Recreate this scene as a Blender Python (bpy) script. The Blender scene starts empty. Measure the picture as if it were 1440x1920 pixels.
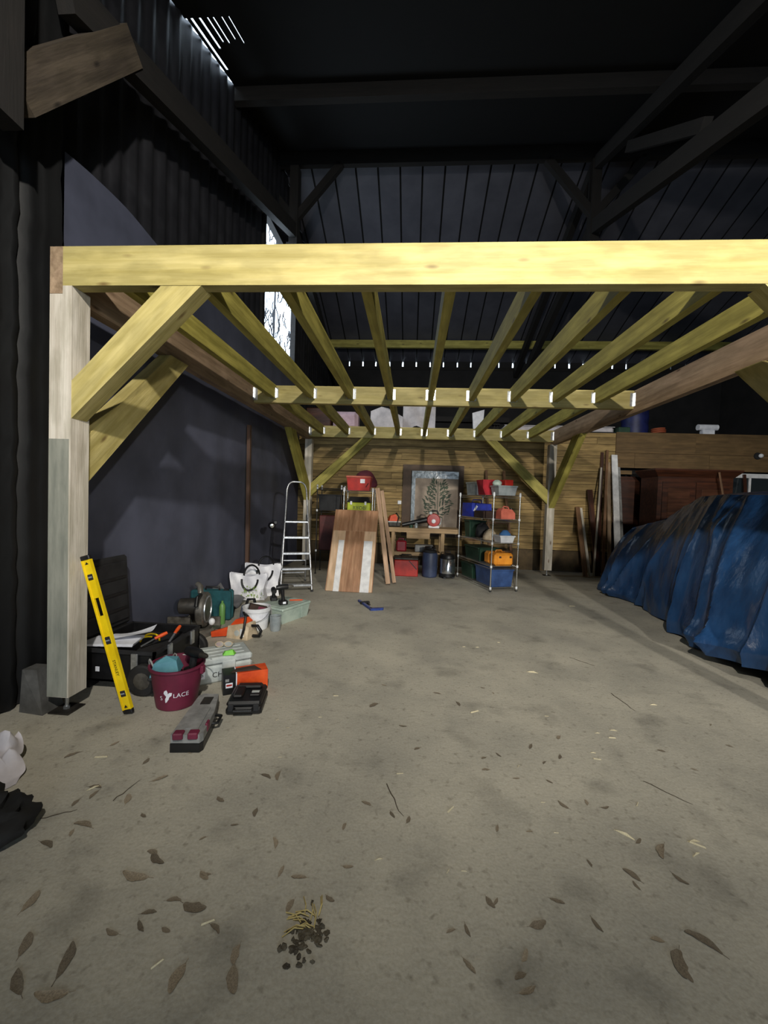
import bpy, bmesh, math, random
from mathutils import Vector, Matrix
random.seed(7)
sc = bpy.context.scene
COL = sc.collection
PI = math.pi
V = Vector

# ------------------------------------------------------------ camera
CAM = V((2.2895, -2.4141, 1.45)); YAW, PIT, ROL, FPX = -0.0689, -0.0315, 0.0334, 763.469
fwd = V((math.sin(YAW)*math.cos(PIT), math.cos(YAW)*math.cos(PIT), math.sin(PIT)))
r0 = V((math.cos(YAW), -math.sin(YAW), 0)); u0 = r0.cross(fwd)
rgt = math.cos(ROL)*r0 + math.sin(ROL)*u0; upv = -math.sin(ROL)*r0 + math.cos(ROL)*u0
cd = bpy.data.cameras.new('camera'); cam = bpy.data.objects.new('camera', cd); COL.objects.link(cam)
cd.sensor_fit = 'HORIZONTAL'; cd.sensor_width = 36; cd.lens = 36*FPX/1440; cd.clip_start = .05; cd.clip_end = 200
M = Matrix((rgt, upv, -fwd)).transposed().to_4x4(); M.translation = CAM; cam.matrix_world = M
sc.camera = cam

def G(px, py, z=0.0):                       # pixel -> point on a horizontal surface
    d = fwd*FPX + rgt*(px-720) + upv*(960-py)
    return CAM + d*((z-CAM.z)/d.z)

# ------------------------------------------------------------ world, lamps, exposure
w = bpy.data.worlds.new('overcast_sky'); sc.world = w; w.use_nodes = True
bg = w.node_tree.nodes['Background']; bg.inputs[0].default_value = (.70, .85, 1, 1); bg.inputs[1].default_value = 4.2
LX, LY, LZ = 2.5, -3.6, 4.45
def spot(name, loc, tgt, power, cone, blend, rad, col):
    d = bpy.data.lights.new(name, 'SPOT'); d.energy = power; d.spot_size = math.radians(cone); d.spot_blend = blend; d.shadow_soft_size = rad; d.color = col
    o = bpy.data.objects.new(name, d); COL.objects.link(o); o.location = loc; o.rotation_euler = (V(tgt)-V(loc)).to_track_quat('-Z', 'Y').to_euler(); return o
a_lamp = spot('floodlight', (LX, LY, LZ), (2.6, 5.0, 1.45), 860, 106, 1.0, .07, (1, .95, .86)); a_lamp.scale = (2.4, 1, 1)
b_lamp = spot('worklight', (5.8, -6.6, 3.05), (3.6, 5.0, .95), 1600, 36, .95, .12, (1, .94, .83)); b_lamp.scale = (2.3, 1, 1)
for nm, loc, tgt, sx, sy in (('window_portal', (-.44, 5.45, 5.25), (1, 5.45, 5.25), 1.9, 2.2),
                             ('doorway_portal', (4.5, -8.98, 1.75), (4.5, 0, 1.75), 4.6, 3.4)):
    pd = bpy.data.lights.new(nm, 'AREA'); pd.shape = 'RECTANGLE'; pd.size = sx; pd.size_y = sy; pd.cycles.is_portal = True
    po = bpy.data.objects.new(nm, pd); COL.objects.link(po); po.location = loc
    po.rotation_euler = (V(tgt)-V(loc)).to_track_quat('-Z', 'Y').to_euler()
vs = sc.view_settings; vs.view_transform = 'Standard'; vs.look = 'None'; vs.gamma = 1; vs.use_curve_mapping = False; vs.exposure = 0.35

# ------------------------------------------------------------ materials
def lin(c):
    return tuple((x/255/12.92 if x/255 <= .04045 else ((x/255+.055)/1.055)**2.4) for x in c)+(1,)
MATS = {}
def mat(name, col, rough=.6, metal=0, col2=None, scale=6, stretch=(1, 1, 1), bump=0, bscale=40, rnd=0, detail=4, spec=.5, trans=0, contrast=(.35, .65)):
    if name in MATS: return MATS[name]
    m = bpy.data.materials.new(name); m.use_nodes = True; N = m.node_tree.nodes; L = m.node_tree.links
    b = N['Principled BSDF']; b.inputs['Roughness'].default_value = rough; b.inputs['Metallic'].default_value = metal
    b.inputs['Specular IOR Level'].default_value = spec
    b.inputs['Base Color'].default_value = lin(col)
    if trans: b.inputs['Transmission Weight'].default_value = trans
    if col2 or bump:
        tc = N.new('ShaderNodeTexCoord'); mp = N.new('ShaderNodeMapping'); L.new(tc.outputs['Object'], mp.inputs[0])
        mp.inputs['Scale'].default_value = stretch
        if rnd:
            oi = N.new('ShaderNodeObjectInfo'); vm = N.new('ShaderNodeVectorMath'); vm.operation = 'SCALE'
            vm.inputs[0].default_value = (13, 7, 5); L.new(oi.outputs['Random'], vm.inputs['Scale']); L.new(vm.outputs[0], mp.inputs['Location'])
    if col2:
        n = N.new('ShaderNodeTexNoise'); n.inputs['Scale'].default_value = scale; n.inputs['Detail'].default_value = detail
        n.inputs['Roughness'].default_value = .62
        L.new(mp.outputs[0], n.inputs['Vector'])
        r = N.new('ShaderNodeValToRGB'); r.color_ramp.elements[0].position = contrast[0]; r.color_ramp.elements[1].position = contrast[1]
        r.color_ramp.elements[0].color = lin(col2); r.color_ramp.elements[1].color = lin(col); L.new(n.outputs['Fac'], r.inputs[0])
        out = r.outputs[0]
        if rnd:
            hs = N.new('ShaderNodeHueSaturation'); mr = N.new('ShaderNodeMapRange'); L.new(oi.outputs['Random'], mr.inputs[0])
            mr.inputs[3].default_value = 1-rnd; mr.inputs[4].default_value = 1+rnd; L.new(mr.outputs[0], hs.inputs['Value']); L.new(out, hs.inputs['Color']); out = hs.outputs[0]
        L.new(out, b.inputs['Base Color'])
    if bump:
        n2 = N.new('ShaderNodeTexNoise'); n2.inputs['Scale'].default_value = bscale; n2.inputs['Detail'].default_value = 5; L.new(mp.outputs[0], n2.inputs['Vector'])
        bp = N.new('ShaderNodeBump'); bp.inputs['Strength'].default_value = bump; bp.inputs['Distance'].default_value = .02
        L.new(n2.outputs['Fac'], bp.inputs['Height']); L.new(bp.outputs[0], b.inputs['Normal'])
    MATS[name] = m; return m

def timber(name, c1, c2, knot=(90, 70, 40), rnd=.08, rough=.65, kn=.09):
    """sawn timber, grain along local X: streaks, knots, blotches"""
    m = mat(name, c1, rough, 0, c2, 2.2, (.55, 9, 9), .15, 8, rnd, 5)
    if m.get('knots'): return m
    m['knots'] = True
    N = m.node_tree.nodes; L = m.node_tree.links; b = N['Principled BSDF']
    src = b.inputs['Base Color'].links[0].from_socket
    tc = N.new('ShaderNodeTexCoord'); mp = N.new('ShaderNodeMapping'); mp.inputs['Scale'].default_value = (2.3, 7, 7); L.new(tc.outputs['Object'], mp.inputs[0])
    vo = N.new('ShaderNodeTexVoronoi'); vo.inputs['Scale'].default_value = 1.1; L.new(mp.outputs[0], vo.inputs['Vector'])
    r = N.new('ShaderNodeValToRGB'); r.color_ramp.elements[0].position = kn*.45; r.color_ramp.elements[1].position = kn*1.6
    r.color_ramp.elements[0].color = (1, 1, 1, 1); r.color_ramp.elements[1].color = (0, 0, 0, 1); L.new(vo.outputs['Distance'], r.inputs[0])
    mx = N.new('ShaderNodeMix'); mx.data_type = 'RGBA'; L.new(r.outputs[0], mx.inputs['Factor']); L.new(src, mx.inputs['A']); mx.inputs['B'].default_value = lin(knot)
    n3 = N.new('ShaderNodeTexNoise'); n3.inputs['Scale'].default_value = 1.7; n3.inputs['Detail'].default_value = 6; L.new(mp.outputs[0], n3.inputs['Vector'])
    r3 = N.new('ShaderNodeValToRGB'); r3.color_ramp.elements[0].position = .42; r3.color_ramp.elements[1].position = .62
    r3.color_ramp.elements[0].color = (.72, .72, .68, 1); r3.color_ramp.elements[1].color = (1, 1, 1, 1); L.new(n3.outputs['Fac'], r3.inputs[0])
    mu = N.new('ShaderNodeMix'); mu.data_type = 'RGBA'; mu.blend_type = 'MULTIPLY'; mu.inputs['Factor'].default_value = .8
    L.new(mx.outputs['Result'], mu.inputs['A']); L.new(r3.outputs[0], mu.inputs['B']); L.new(mu.outputs['Result'], b.inputs['Base Color'])
    return m

M_YEL = timber('treated_yellow_pine', (206, 190, 126), (180, 164, 96), (128, 106, 62))
M_YEL2 = timber('treated_green_pine', (186, 174, 88), (148, 138, 62), (98, 84, 40))
M_PALE = timber('pale_spruce', (218, 210, 196), (188, 178, 162), (120, 98, 76))
M_PINK = timber('pinkish_spruce', (176, 150, 122), (140, 116, 92), (90, 66, 48))
M_PLANK = timber('weathered_cladding_board', (176, 148, 94), (128, 104, 62), (70, 52, 30), .16, .75, .06)
M_SHELFWOOD = timber('bench_pine', (186, 156, 116), (150, 122, 86), (100, 76, 50))
M_PLY = timber('plywood_fascia', (122, 96, 60), (98, 76, 46), (90, 70, 42), .05, .7, .02)
M_PANEL = timber('oak_laminate', (186, 142, 108), (150, 106, 74), (120, 82, 54), .06, .5, .03)
M_OLD = timber('old_dark_timber', (25, 21, 18), (18, 15, 13), (12, 10, 9), .1, .85)
M_DARKW = timber('dark_mahogany', (84, 46, 28), (50, 26, 17), (36, 18, 12), .05, .4, .03)
M_STICK = timber('aged_board', (150, 110, 74), (104, 74, 50), (70, 48, 32), .3, .7)
M_WHITEW = mat('white_board', (232, 232, 232), .5, col2=(205, 205, 206), scale=9)
M_STEEL = mat('galvanised_steel', (215, 218, 220), .28, .85, (170, 174, 178), 30)
M_CHROME = mat('chrome_wire', (220, 218, 210), .22, .9)
M_ALU = mat('aluminium', (205, 207, 210), .35, .8, (165, 168, 172), 20)
M_BLK = mat('black_plastic', (24, 24, 26), .42, col2=(14, 14, 15), scale=12)
M_BLKM = mat('black_matt_plastic', (34, 34, 36), .7, col2=(20, 20, 22), scale=9)
M_GREYP = mat('grey_plastic', (150, 150, 148), .5, col2=(120, 120, 118), scale=14)
M_LGREY = mat('light_grey_plastic', (196, 202, 198), .45, col2=(160, 166, 164), scale=8)
M_PALEG = mat('pale_green_plastic', (178, 192, 180), .5, col2=(150, 166, 156), scale=8)
M_YELP = mat('yellow_paint', (246, 214, 26), .35, col2=(226, 190, 14), scale=6)
M_BURG = mat('burgundy_plastic', (116, 36, 62), .5, col2=(92, 28, 50), scale=5)
M_RED = mat('red_plastic', (186, 44, 32), .42, col2=(150, 32, 24), scale=6)
M_ORG = mat('orange_plastic', (232, 92, 36), .45, col2=(200, 66, 24), scale=7)
M_ORG2 = mat('amber_plastic', (240, 158, 50), .45, col2=(214, 130, 34), scale=7)
M_SALM = mat('salmon_plastic', (198, 104, 84), .5, col2=(170, 84, 66), scale=7)
M_LIME = mat('lime_plastic', (176, 188, 40), .45, col2=(150, 160, 30), scale=9)
M_LGREEN = mat('bright_green_rubber', (120, 200, 60), .55, col2=(96, 176, 44), scale=9)
M_TEAL = mat('teal_plastic', (36, 86, 92), .48, col2=(24, 64, 70), scale=9)
M_TEALL = mat('pale_teal_plastic', (92, 148, 160), .48, col2=(70, 122, 136), scale=9)
M_WHITEP = mat('white_plastic', (232, 234, 236), .42, col2=(206, 208, 212), scale=7)
M_PAPER = mat('white_paper', (236, 238, 244), .8, col2=(212, 214, 222), scale=9)
M_BLUEP = mat('blue_plastic', (56, 84, 134), .42, col2=(40, 62, 104), scale=6)
M_BLUEB = mat('cobalt_fabric', (36, 58, 178), .6, col2=(26, 42, 140), scale=9)
M_BLUEM = mat('blue_painted_metal', (44, 72, 150), .4, col2=(28, 46, 104), scale=20)
M_BARREL = mat('slate_blue_plastic', (62, 74, 104), .5, col2=(46, 56, 82), scale=6)
M_GREENP = mat('dark_green_plastic', (36, 70, 50), .55, col2=(24, 50, 36), scale=6)
M_REDC = mat('crimson_fabric', (184, 34, 48), .8, col2=(146, 22, 34), scale=6)
M_BURGF = mat('burgundy_fabric', (92, 30, 44), .85, col2=(66, 20, 32), scale=8)
M_GREYM = mat('cast_metal', (138, 134, 126), .42, .6, (84, 80, 74), 9)
M_DKM = mat('dark_cast_metal', (70, 66, 60), .5, .5, (42, 40, 38), 10)
M_CREAM = mat('cream_plastic', (214, 196, 168), .5, col2=(176, 158, 130), scale=9)
M_CLEAR = mat('translucent_plastic', (196, 204, 206), .25, col2=(168, 178, 182), scale=10, trans=.5)
M_CARD = mat('dark_cardboard', (70, 50, 40), .85, col2=(48, 36, 30), scale=8)
M_GLASS = mat('dark_glass', (40, 46, 50), .08, spec=.6)
M_PINKF = mat('pink_fabric', (206, 178, 188), .9, col2=(178, 150, 160), scale=6)
M_SHEET = mat('white_sheet', (214, 208, 210), .9, col2=(180, 176, 180), scale=4, bump=.3, bscale=6)
M_GREYF = mat('grey_fabric', (120, 120, 122), .9, col2=(92, 92, 96), scale=6)
M_RUB = mat('rubber', (22, 22, 23), .75, col2=(34, 33, 32), scale=14)
M_LEAF = mat('dry_leaf', (142, 130, 110), .85, col2=(108, 97, 82), scale=20, rnd=.35)
M_CHIP = mat('wood_shaving', (206, 196, 166), .8, col2=(176, 164, 130), scale=20, rnd=.15)
M_TWIG = mat('twig_bark', (92, 80, 62), .85, col2=(60, 52, 42), scale=25, rnd=.2)
M_PLEAF = mat('printed_leaf', (74, 88, 68), .7, col2=(46, 58, 46), scale=18)
M_CANV = mat('taupe_print', (176, 158, 138), .6, col2=(140, 124, 108), scale=3)
M_BROWNP = mat('brown_hardboard', (92, 72, 56), .7, col2=(70, 56, 44), scale=3)
M_WRAP = mat('clear_wrap', (140, 148, 150), .18, col2=(112, 120, 124), scale=9, bump=.4, bscale=9)
M_BAG = mat('white_woven_plastic', (226, 226, 230), .42, col2=(196, 196, 204), scale=5, bump=.25, bscale=9)
M_STRAW = mat('straw', (196, 178, 118), .8, col2=(160, 142, 88), scale=20)
M_SOIL = mat('dark_soil', (92, 84, 68), .95, col2=(58, 52, 42), scale=12)
M_CONC = mat('concrete', (96, 95, 92), .9, col2=(68, 67, 64), scale=5, bump=.3, bscale=20)
M_PLINTH = mat('earthy_concrete', (96, 80, 56), .95, col2=(70, 58, 42), scale=4, bump=.4, bscale=12)
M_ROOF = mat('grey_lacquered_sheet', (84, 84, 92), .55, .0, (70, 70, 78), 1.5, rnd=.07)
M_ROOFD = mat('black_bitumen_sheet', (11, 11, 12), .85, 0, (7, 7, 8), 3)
M_CORR = mat('dark_corrugated_steel', (52, 52, 56), .5, .3, (36, 36, 40), 3)
M_DARKWALL = mat('dark_sheathing', (34, 32, 32), .9, col2=(22, 21, 21), scale=2)
M_GTARP = mat('blue_grey_tarpaulin', (80, 83, 100), .62, col2=(62, 65, 79), scale=1.3, bump=.12, bscale=5)
M_BTARP = mat('black_tarpaulin', (19, 20, 21), .6, col2=(12, 12, 13), scale=2, bump=.2, bscale=5)
M_TARP = mat('blue_tarpaulin', (38, 74, 118), .25, col2=(24, 54, 92), scale=2.5, stretch=(2.2, 2.2, .7), bump=.8, bscale=4, spec=.6)

# floor: worn concrete with dusty earth
mf = mat('dusty_concrete_floor', (188, 182, 166), .9, 0, (158, 154, 142), 1.1, bump=.14, bscale=45, detail=8)
def floor_stains():
    N = mf.node_tree.nodes; L = mf.node_tree.links; b = N['Principled BSDF']; src = b.inputs['Base Color'].links[0].from_socket
    tc = N.new('ShaderNodeTexCoord')
    for sc_, lo_, hi_, dk, fac in ((3.2, .56, .72, (.62, .62, .62, 1), .8), (26, .58, .74, (.55, .53, .5, 1), .75), (90, .35, .7, (.8, .8, .78, 1), .8)):
        n = N.new('ShaderNodeTexNoise'); n.inputs['Scale'].default_value = sc_; n.inputs['Detail'].default_value = 7; L.new(tc.outputs['Object'], n.inputs['Vector'])
        r = N.new('ShaderNodeValToRGB'); r.color_ramp.elements[0].position = lo_; r.color_ramp.elements[1].position = hi_
        r.color_ramp.elements[0].color = (1, 1, 1, 1); r.color_ramp.elements[1].color = dk; L.new(n.outputs['Fac'], r.inputs[0])
        mu = N.new('ShaderNodeMix'); mu.data_type = 'RGBA'; mu.blend_type = 'MULTIPLY'; mu.inputs['Factor'].default_value = fac
        L.new(src, mu.inputs['A']); L.new(r.outputs[0], mu.inputs['B']); src = mu.outputs['Result']
    L.new(src, b.inputs['Base Color'])
floor_stains()

# ------------------------------------------------------------ mesh helpers
class MB:
    def __init__(s): s.v = []; s.f = []
    def add(s, vs, fs):
        o = len(s.v); s.v += [tuple(p) for p in vs]; s.f += [tuple(i+o for i in f) for f in fs]; return s
    def box(s, x0, x1, y0, y1, z0, z1, m=None):
        p = [V((x, y, z)) for z in (z0, z1) for y in (y0, y1) for x in (x0, x1)]
        if m: p = [m @ q for q in p]
        return s.add(p, [(0, 2, 3, 1), (4, 5, 7, 6), (0, 1, 5, 4), (2, 6, 7, 3), (0, 4, 6, 2), (1, 3, 7, 5)])
    def hull(s, pts):
        bm = bmesh.new()
        for p in pts: bm.verts.new(p)
        r = bmesh.ops.convex_hull(bm, input=bm.verts)
        bmesh.ops.delete(bm, geom=list({e for e in r['geom_interior']+r['geom_unused'] if isinstance(e, bmesh.types.BMVert)}), context='VERTS')
        bmesh.ops.dissolve_limit(bm, angle_limit=.02, verts=bm.verts, edges=bm.edges)
        bm.verts.index_update(); s.add([v.co[:] for v in bm.verts], [[v.index for v in f.verts] for f in bm.faces]); bm.free(); return s
    def rbox(s, x0, x1, y0, y1, z0, z1, r=.01, m=None):
        r = min(r, (x1-x0)*.49, (y1-y0)*.49, (z1-z0)*.49); P = []
        for sx, X in ((1, x0), (-1, x1)):
            for sy, Y in ((1, y0), (-1, y1)):
                for sz, Z in ((1, z0), (-1, z1)):
                    P += [V((X, Y+sy*r, Z+sz*r)), V((X+sx*r, Y, Z+sz*r)), V((X+sx*r, Y+sy*r, Z))]
        if m: P = [m @ p for p in P]
        return s.hull(P)
    def bar(s, a, b, w, h, up=(0, 0, 1)):
        a, b = V(a), V(b); x = (b-a).normalized(); y = V(up).cross(x)
        if y.length < 1e-4: y = V((0, 1, 0)).cross(x)
        y.normalize(); z = x.cross(y); P = []
        for c in (a, b):
            for sy in (-1, 1):
                for sz in (-1, 1): P.append(c+y*sy*w/2+z*sz*h/2)
        return s.add(P, [(0, 1, 3, 2), (4, 6, 7, 5), (0, 4, 5, 1), (2, 3, 7, 6), (0, 2, 6, 4), (1, 5, 7, 3)])
    def tube(s, pts, r, n=8, cap=True, closed=False):
        pts = [V(p) for p in pts]; K = len(pts); rs = r if isinstance(r, (list, tuple)) else [r]*K
        o = len(s.v); ref = None
        for i, p in enumerate(pts):
            if closed: t = pts[(i+1) % K]-pts[i-1]
            else: t = pts[min(i+1, K-1)]-pts[max(i-1, 0)]
            t.normalize()
            if ref is None: ref = t.orthogonal().normalized()
            ref = (ref-t*ref.dot(t)).normalized(); bi = t.cross(ref)
            for k in range(n): s.v.append(tuple(p+(ref*math.cos(2*PI*k/n)+bi*math.sin(2*PI*k/n))*rs[i]))
        for i in range(K if closed else K-1):
            a, b = o+i*n, o+((i+1) % K)*n
            for k in range(n): s.f.append((a+k, a+(k+1) % n, b+(k+1) % n, b+k))
        if cap and not closed: s.f.append(tuple(o+k for k in range(n))[::-1]); s.f.append(tuple(o+(K-1)*n+k for k in range(n)))
        return s
    def lathe(s, prof, c=(0, 0, 0), n=24, axis='z', cap=True):
        o = len(s.v); c = V(c)
        for r, h in prof:
            for k in range(n):
                a = 2*PI*k/n; q = (r*math.cos(a), r*math.sin(a), h)
                q = {'z': q, 'x': (q[2], q[0], q[1]), 'y': (q[1], q[2], q[0])}[axis]; s.v.append(tuple(V(q)+c))
        for i in range(len(prof)-1):
            for k in range(n): s.f.append((o+i*n+k, o+i*n+(k+1) % n, o+(i+1)*n+(k+1) % n, o+(i+1)*n+k))
        if cap: s.f.append(tuple(o+k for k in range(n))[::-1]); s.f.append(tuple(o+(len(prof)-1)*n+k for k in range(n)))
        return s
    def prism(s, poly, d0, d1, plane='xz'):
        def q(a, b, d): return {'xz': (a, d, b), 'yz': (d, a, b), 'xy': (a, b, d)}[plane]
        n = len(poly); P = [q(a, b, d0) for a, b in poly]+[q(a, b, d1) for a, b in poly]
        return s.add(P, [tuple(range(n))[::-1], tuple(range(n, 2*n))]+[(i, (i+1) % n, n+(i+1) % n, n+i) for i in range(n)])
    def grid(s, fn, nu, nv):
        o = len(s.v)
        for j in range(nv+1):
            for i in range(nu+1): s.v.append(tuple(fn(i/nu, j/nv)))
        for j in range(nv):
            for i in range(nu):
                a = o+j*(nu+1)+i; s.f.append((a, a+1, a+nu+2, a+nu+1))
        return s
    def blob(s, c, rx, ry, rz, seed=0, amp=.15, n=14, flat=True):
        rn = random.Random(seed); ph = [(rn.uniform(1, 3.2), rn.uniform(0, 6), rn.uniform(1, 3.2), rn.uniform(0, 6)) for _ in range(4)]
        o = len(s.v); m = n//2
        for j in range(m+1):
            t = PI*j/m
            for i in range(n):
                a = 2*PI*i/n; k = 1+amp*sum(math.sin(p[0]*a*1.0//1*1+p[1]+p[2]*t)*.5 if False else math.sin(round(p[0])*a+p[1])*math.sin(p[2]*t+p[3])*.5 for p in ph)
                z = math.cos(t)*rz*k
                if flat: z = max(z, -rz*.55)
                s.v.append((c[0]+math.sin(t)*math.cos(a)*rx*k, c[1]+math.sin(t)*math.sin(a)*ry*k, c[2]+z))
        for j in range(m):
            for i in range(n): s.f.append((o+j*n+i, o+(j+1)*n+i, o+(j+1)*n+(i+1) % n, o+j*n+(i+1) % n))
        return s
    def mesh(s, name, m, smooth=None, inv=None):
        me = bpy.data.meshes.new(name)
        v = [tuple(inv @ V(p)) for p in s.v] if inv else s.v
        me.from_pydata(v, [], s.f); me.validate(); me.materials.append(m)
        bm = bmesh.new(); bm.from_mesh(me); bmesh.ops.recalc_face_normals(bm, faces=bm.faces); bm.to_mesh(me); bm.free()
        if smooth:
            for p in me.polygons: p.use_smooth = True
            me.set_sharp_from_angle(angle=math.radians(smooth))
        me.update(); return me

def tag(o, label=None, cat=None, group=None, kind=None):
    if label: o['label'] = label
    if cat: o['category'] = cat
    if group: o['group'] = group
    if kind: o['kind'] = kind
    return o
def thing(name, label, cat, loc=(0, 0, 0), rz=0, group=None):
    o = bpy.data.objects.new(name, None); COL.objects.link(o); o.empty_display_size = .1
    o.location = loc; o.rotation_euler = (0, 0, rz); return tag(o, label, cat, group)
def part(par, name, mb, m, smooth=None, frame=None, label=None):
    me = mb.mesh(name, m, smooth, frame.inverted() if frame else None)
    o = bpy.data.objects.new(name, me); COL.objects.link(o)
    if par: o.parent = par
    if frame: o.matrix_basis = frame
    if label: o['label'] = label
    return o
def solo(name, mb, m, label, cat, loc=(0, 0, 0), rz=0, group=None, smooth=None):
    o = part(None, name, mb, m, smooth); o.location = loc; o.rotation_euler = (0, 0, rz); return tag(o, label, cat, group)
def struct(name, mb, m, smooth=None):
    return tag(part(None, name, mb, m, smooth), kind='structure')
def fr(o, x, up=(0, 0, 1)):
    x = V(x).normalized(); y = V(up).cross(x)
    if y.length < 1e-4: y = V((0, 1, 0)).cross(x)
    y.normalize(); z = x.cross(y); m = Matrix((x, y, z)).transposed().to_4x4(); m.translation = V(o); return m
def beam(par, name, a, b, w_, h_, m, up=(0, 0, 1), label=None):
    return part(par, name, MB().bar(a, b, w_, h_, up), m, frame=fr(a, V(b)-V(a), up), label=label)
def clone(o, parent=None, loc=None, rz=None):
    c = o.copy(); COL.objects.link(c)
    if parent: c.parent = parent
    if loc is not None: c.location = loc
    if rz is not None: c.rotation_euler = (0, 0, rz)
    for ch in list(o.children): clone(ch, c)
    return c
def rotm(deg, axis, at=(0, 0, 0)): return Matrix.Translation(at) @ Matrix.Rotation(math.radians(deg), 4, axis) @ Matrix.Translation(-V(at))
def letters(par, name, text, size, m, frame, align='CENTER'):
    cu = bpy.data.curves.new(name, 'FONT'); cu.body = text; cu.size = size; cu.extrude = .0006; cu.align_x = align; cu.align_y = 'CENTER'
    t = bpy.data.objects.new(name, cu); COL.objects.link(t); dg = bpy.context.evaluated_depsgraph_get()
    me = bpy.data.meshes.new_from_object(t.evaluated_get(dg)); bpy.data.objects.remove(t); bpy.data.curves.remove(cu)
    me.materials.clear(); me.materials.append(m); me.name = name
    o = bpy.data.objects.new(name, me); COL.objects.link(o); o.parent = par; o.matrix_basis = frame; return o
def facing(o, right, up):
    r, u = V(right).normalized(), V(up).normalized(); n = r.cross(u); m = Matrix((r, u, n)).transposed().to_4x4(); m.translation = V(o); return m

# ============================================================ THE SETTING
XL, XR, YF, YB = -.42, 11.5, -9.0, 10.8
RY, RZ, SL = 5.3, 7.91, .378
def roof_z(y): return RZ-SL*abs(y-RY) if y > 0.2 else RZ-SL*5.1-.07*(.2-y)
struct('floor', MB().box(XL-.3, XR+.3, YF-.3, YB+.3, -.1, 0), mf)

# left gable wall: corrugated steel with a high opening
OY0, OY1, OZ0, OZ1 = 4.5, 6.4, 4.15, 6.35
def corr(y0, y1, z0, zt, step=.055):
    mb = MB(); n = int((y1-y0)/step)
    P = []
    for i in range(n+1):
        y = y0+(y1-y0)*i/n; x = XL+.02*math.cos(y*2*PI/.22)
        P.append((x, y, z0)); P.append((x, y, zt(y)+(.028 if zt is roof_z else 0)))
    return mb.add(P, [(2*i, 2*i+2, 2*i+3, 2*i+1) for i in range(n)])
wl = MB()
for a in ((YF, OY0, 0, roof_z), (OY1, YB, 0, roof_z), (OY0, OY1, 0, lambda y: OZ0), (OY0, OY1, OZ1, roof_z)):
    c = corr(*a); wl.add(c.v, c.f)
wall_left = struct('wall_left', wl, M_CORR, smooth=60)
of = MB()
for y in (OY0, OY1): of.box(XL-.06, XL+.05, y-.05, y+.05, OZ0-.05, OZ1+.05)
for z in (OZ0, OZ1): of.box(XL-.06, XL+.05, OY0-.05, OY1+.05, z-.05, z+.05)
struct('trim_1', of, M_OLD)

# rear wall of the barn with notched top: daylight dots under the roof sheets
PITCH = .43
ez = roof_z(YB)
struct('wall_rear', MB().box(XL, XR, YB-.08, YB, 0, ez-.14), M_DARKWALL)
wf = part(None, 'trim_2', MB().box(XL, XR, YB-.1, YB-.02, ez-.24, ez-.14), M_OLD); tag(wf, kind='structure')
k = 0; x = XL+.1
while x < XR:
    g = random.uniform(.022, .075)
    part(wf, 'filler_block', MB().box(x+g/2, min(x+PITCH-g/2, XR), YB-.09, YB-.03, ez-.14, ez+.06), M_DARKWALL); x += PITCH
struct('wall_right', MB().prism([(YF, 0), (YB, 0), (YB, roof_z(YB)), (RY, RZ), (.2, roof_z(.2)), (YF, roof_z(YF))], XR, XR+.1, 'yz'), M_DARKWALL)
struct('wall_front', MB().box(XL, 2.2, YF-.1, YF, 0, roof_z(YF)).box(6.8, XR, YF-.1, YF, 0, roof_z(YF)).box(2.2, 6.8, YF-.1, YF, 3.45, roof_z(YF)), M_DARKWALL)

# roof
ceil = tag(bpy.data.objects.new('ceiling', None), kind='structure'); COL.objects.link(ceil)
x = XL+.1-PITCH
nrm = V((0, SL, 1)).normalized()
def slope_sheet(par, x0, x1, y0, y1, m, t=.012, lift=0, name='roof_sheet'):
    P = []
    for yy in (y0, y1):
        for xx in (x0, x1):
            for d in (lift, lift+t): P.append((xx, yy, roof_z(yy)+d))
    mb = MB().add(P, [(0, 1, 3, 2), (4, 6, 7, 5), (0, 4, 5, 1), (2, 3, 7, 6), (0, 2, 6, 4), (1, 5, 7, 3)])
    return part(par, name, mb, m, frame=Matrix.Translation(((x0+x1)/2, y0, roof_z(y0))))
first = None
while x < XR:                                # back slope: one grey sheet between each pair of ribs
    x0, x1 = max(x, XL)+.018, min(x+PITCH, XR)-.018
    if x1 > x0: slope_sheet(ceil, x0, x1, RY+.02, YB, M_ROOF)
    x += PITCH
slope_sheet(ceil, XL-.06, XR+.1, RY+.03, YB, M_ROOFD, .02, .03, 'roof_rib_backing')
# front slope: dark sheets with slits of daylight by the gable wall
def roofhit(px, py):
    d = fwd*FPX + rgt*(px-720) + upv*(960-py); z0 = RZ-SL*RY
    t = (z0+SL*CAM.y-CAM.z)/(d.z-SL*d.y); return CAM+d*t
sl = [((345, 35), (435, 160), .06), ((360, 33), (425, 132), .03), ((375, 33), (412, 92), .026), ((390, 33), (418, 80), .017), ((403, 33), (428, 82), .015), ((418, 33), (440, 75), .013), ((431, 33), (457, 82), .011)]
slits = []
for a, b, wd in sl:
    A, B = roofhit(*a), roofhit(*b); slits.append((.4*A.x+.6*B.x if False else (A.x+B.x)/2, A.y, B.y, wd))
slits.sort(); xs = max(XL, slits[0][0]-.2)
EPS = .002
y_lo = slits[0][1]; cur = XL
for (sx, ya, yb, wd) in slits:
    a0, a1 = sx-wd/2, sx+wd/2
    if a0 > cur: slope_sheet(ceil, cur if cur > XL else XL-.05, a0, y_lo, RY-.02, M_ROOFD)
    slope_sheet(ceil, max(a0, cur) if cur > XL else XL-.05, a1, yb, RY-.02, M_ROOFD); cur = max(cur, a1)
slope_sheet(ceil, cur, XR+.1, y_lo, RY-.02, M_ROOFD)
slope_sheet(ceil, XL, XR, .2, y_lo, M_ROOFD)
slope_sheet(ceil, XL, XR, YF, .2, M_ROOFD)
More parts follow.
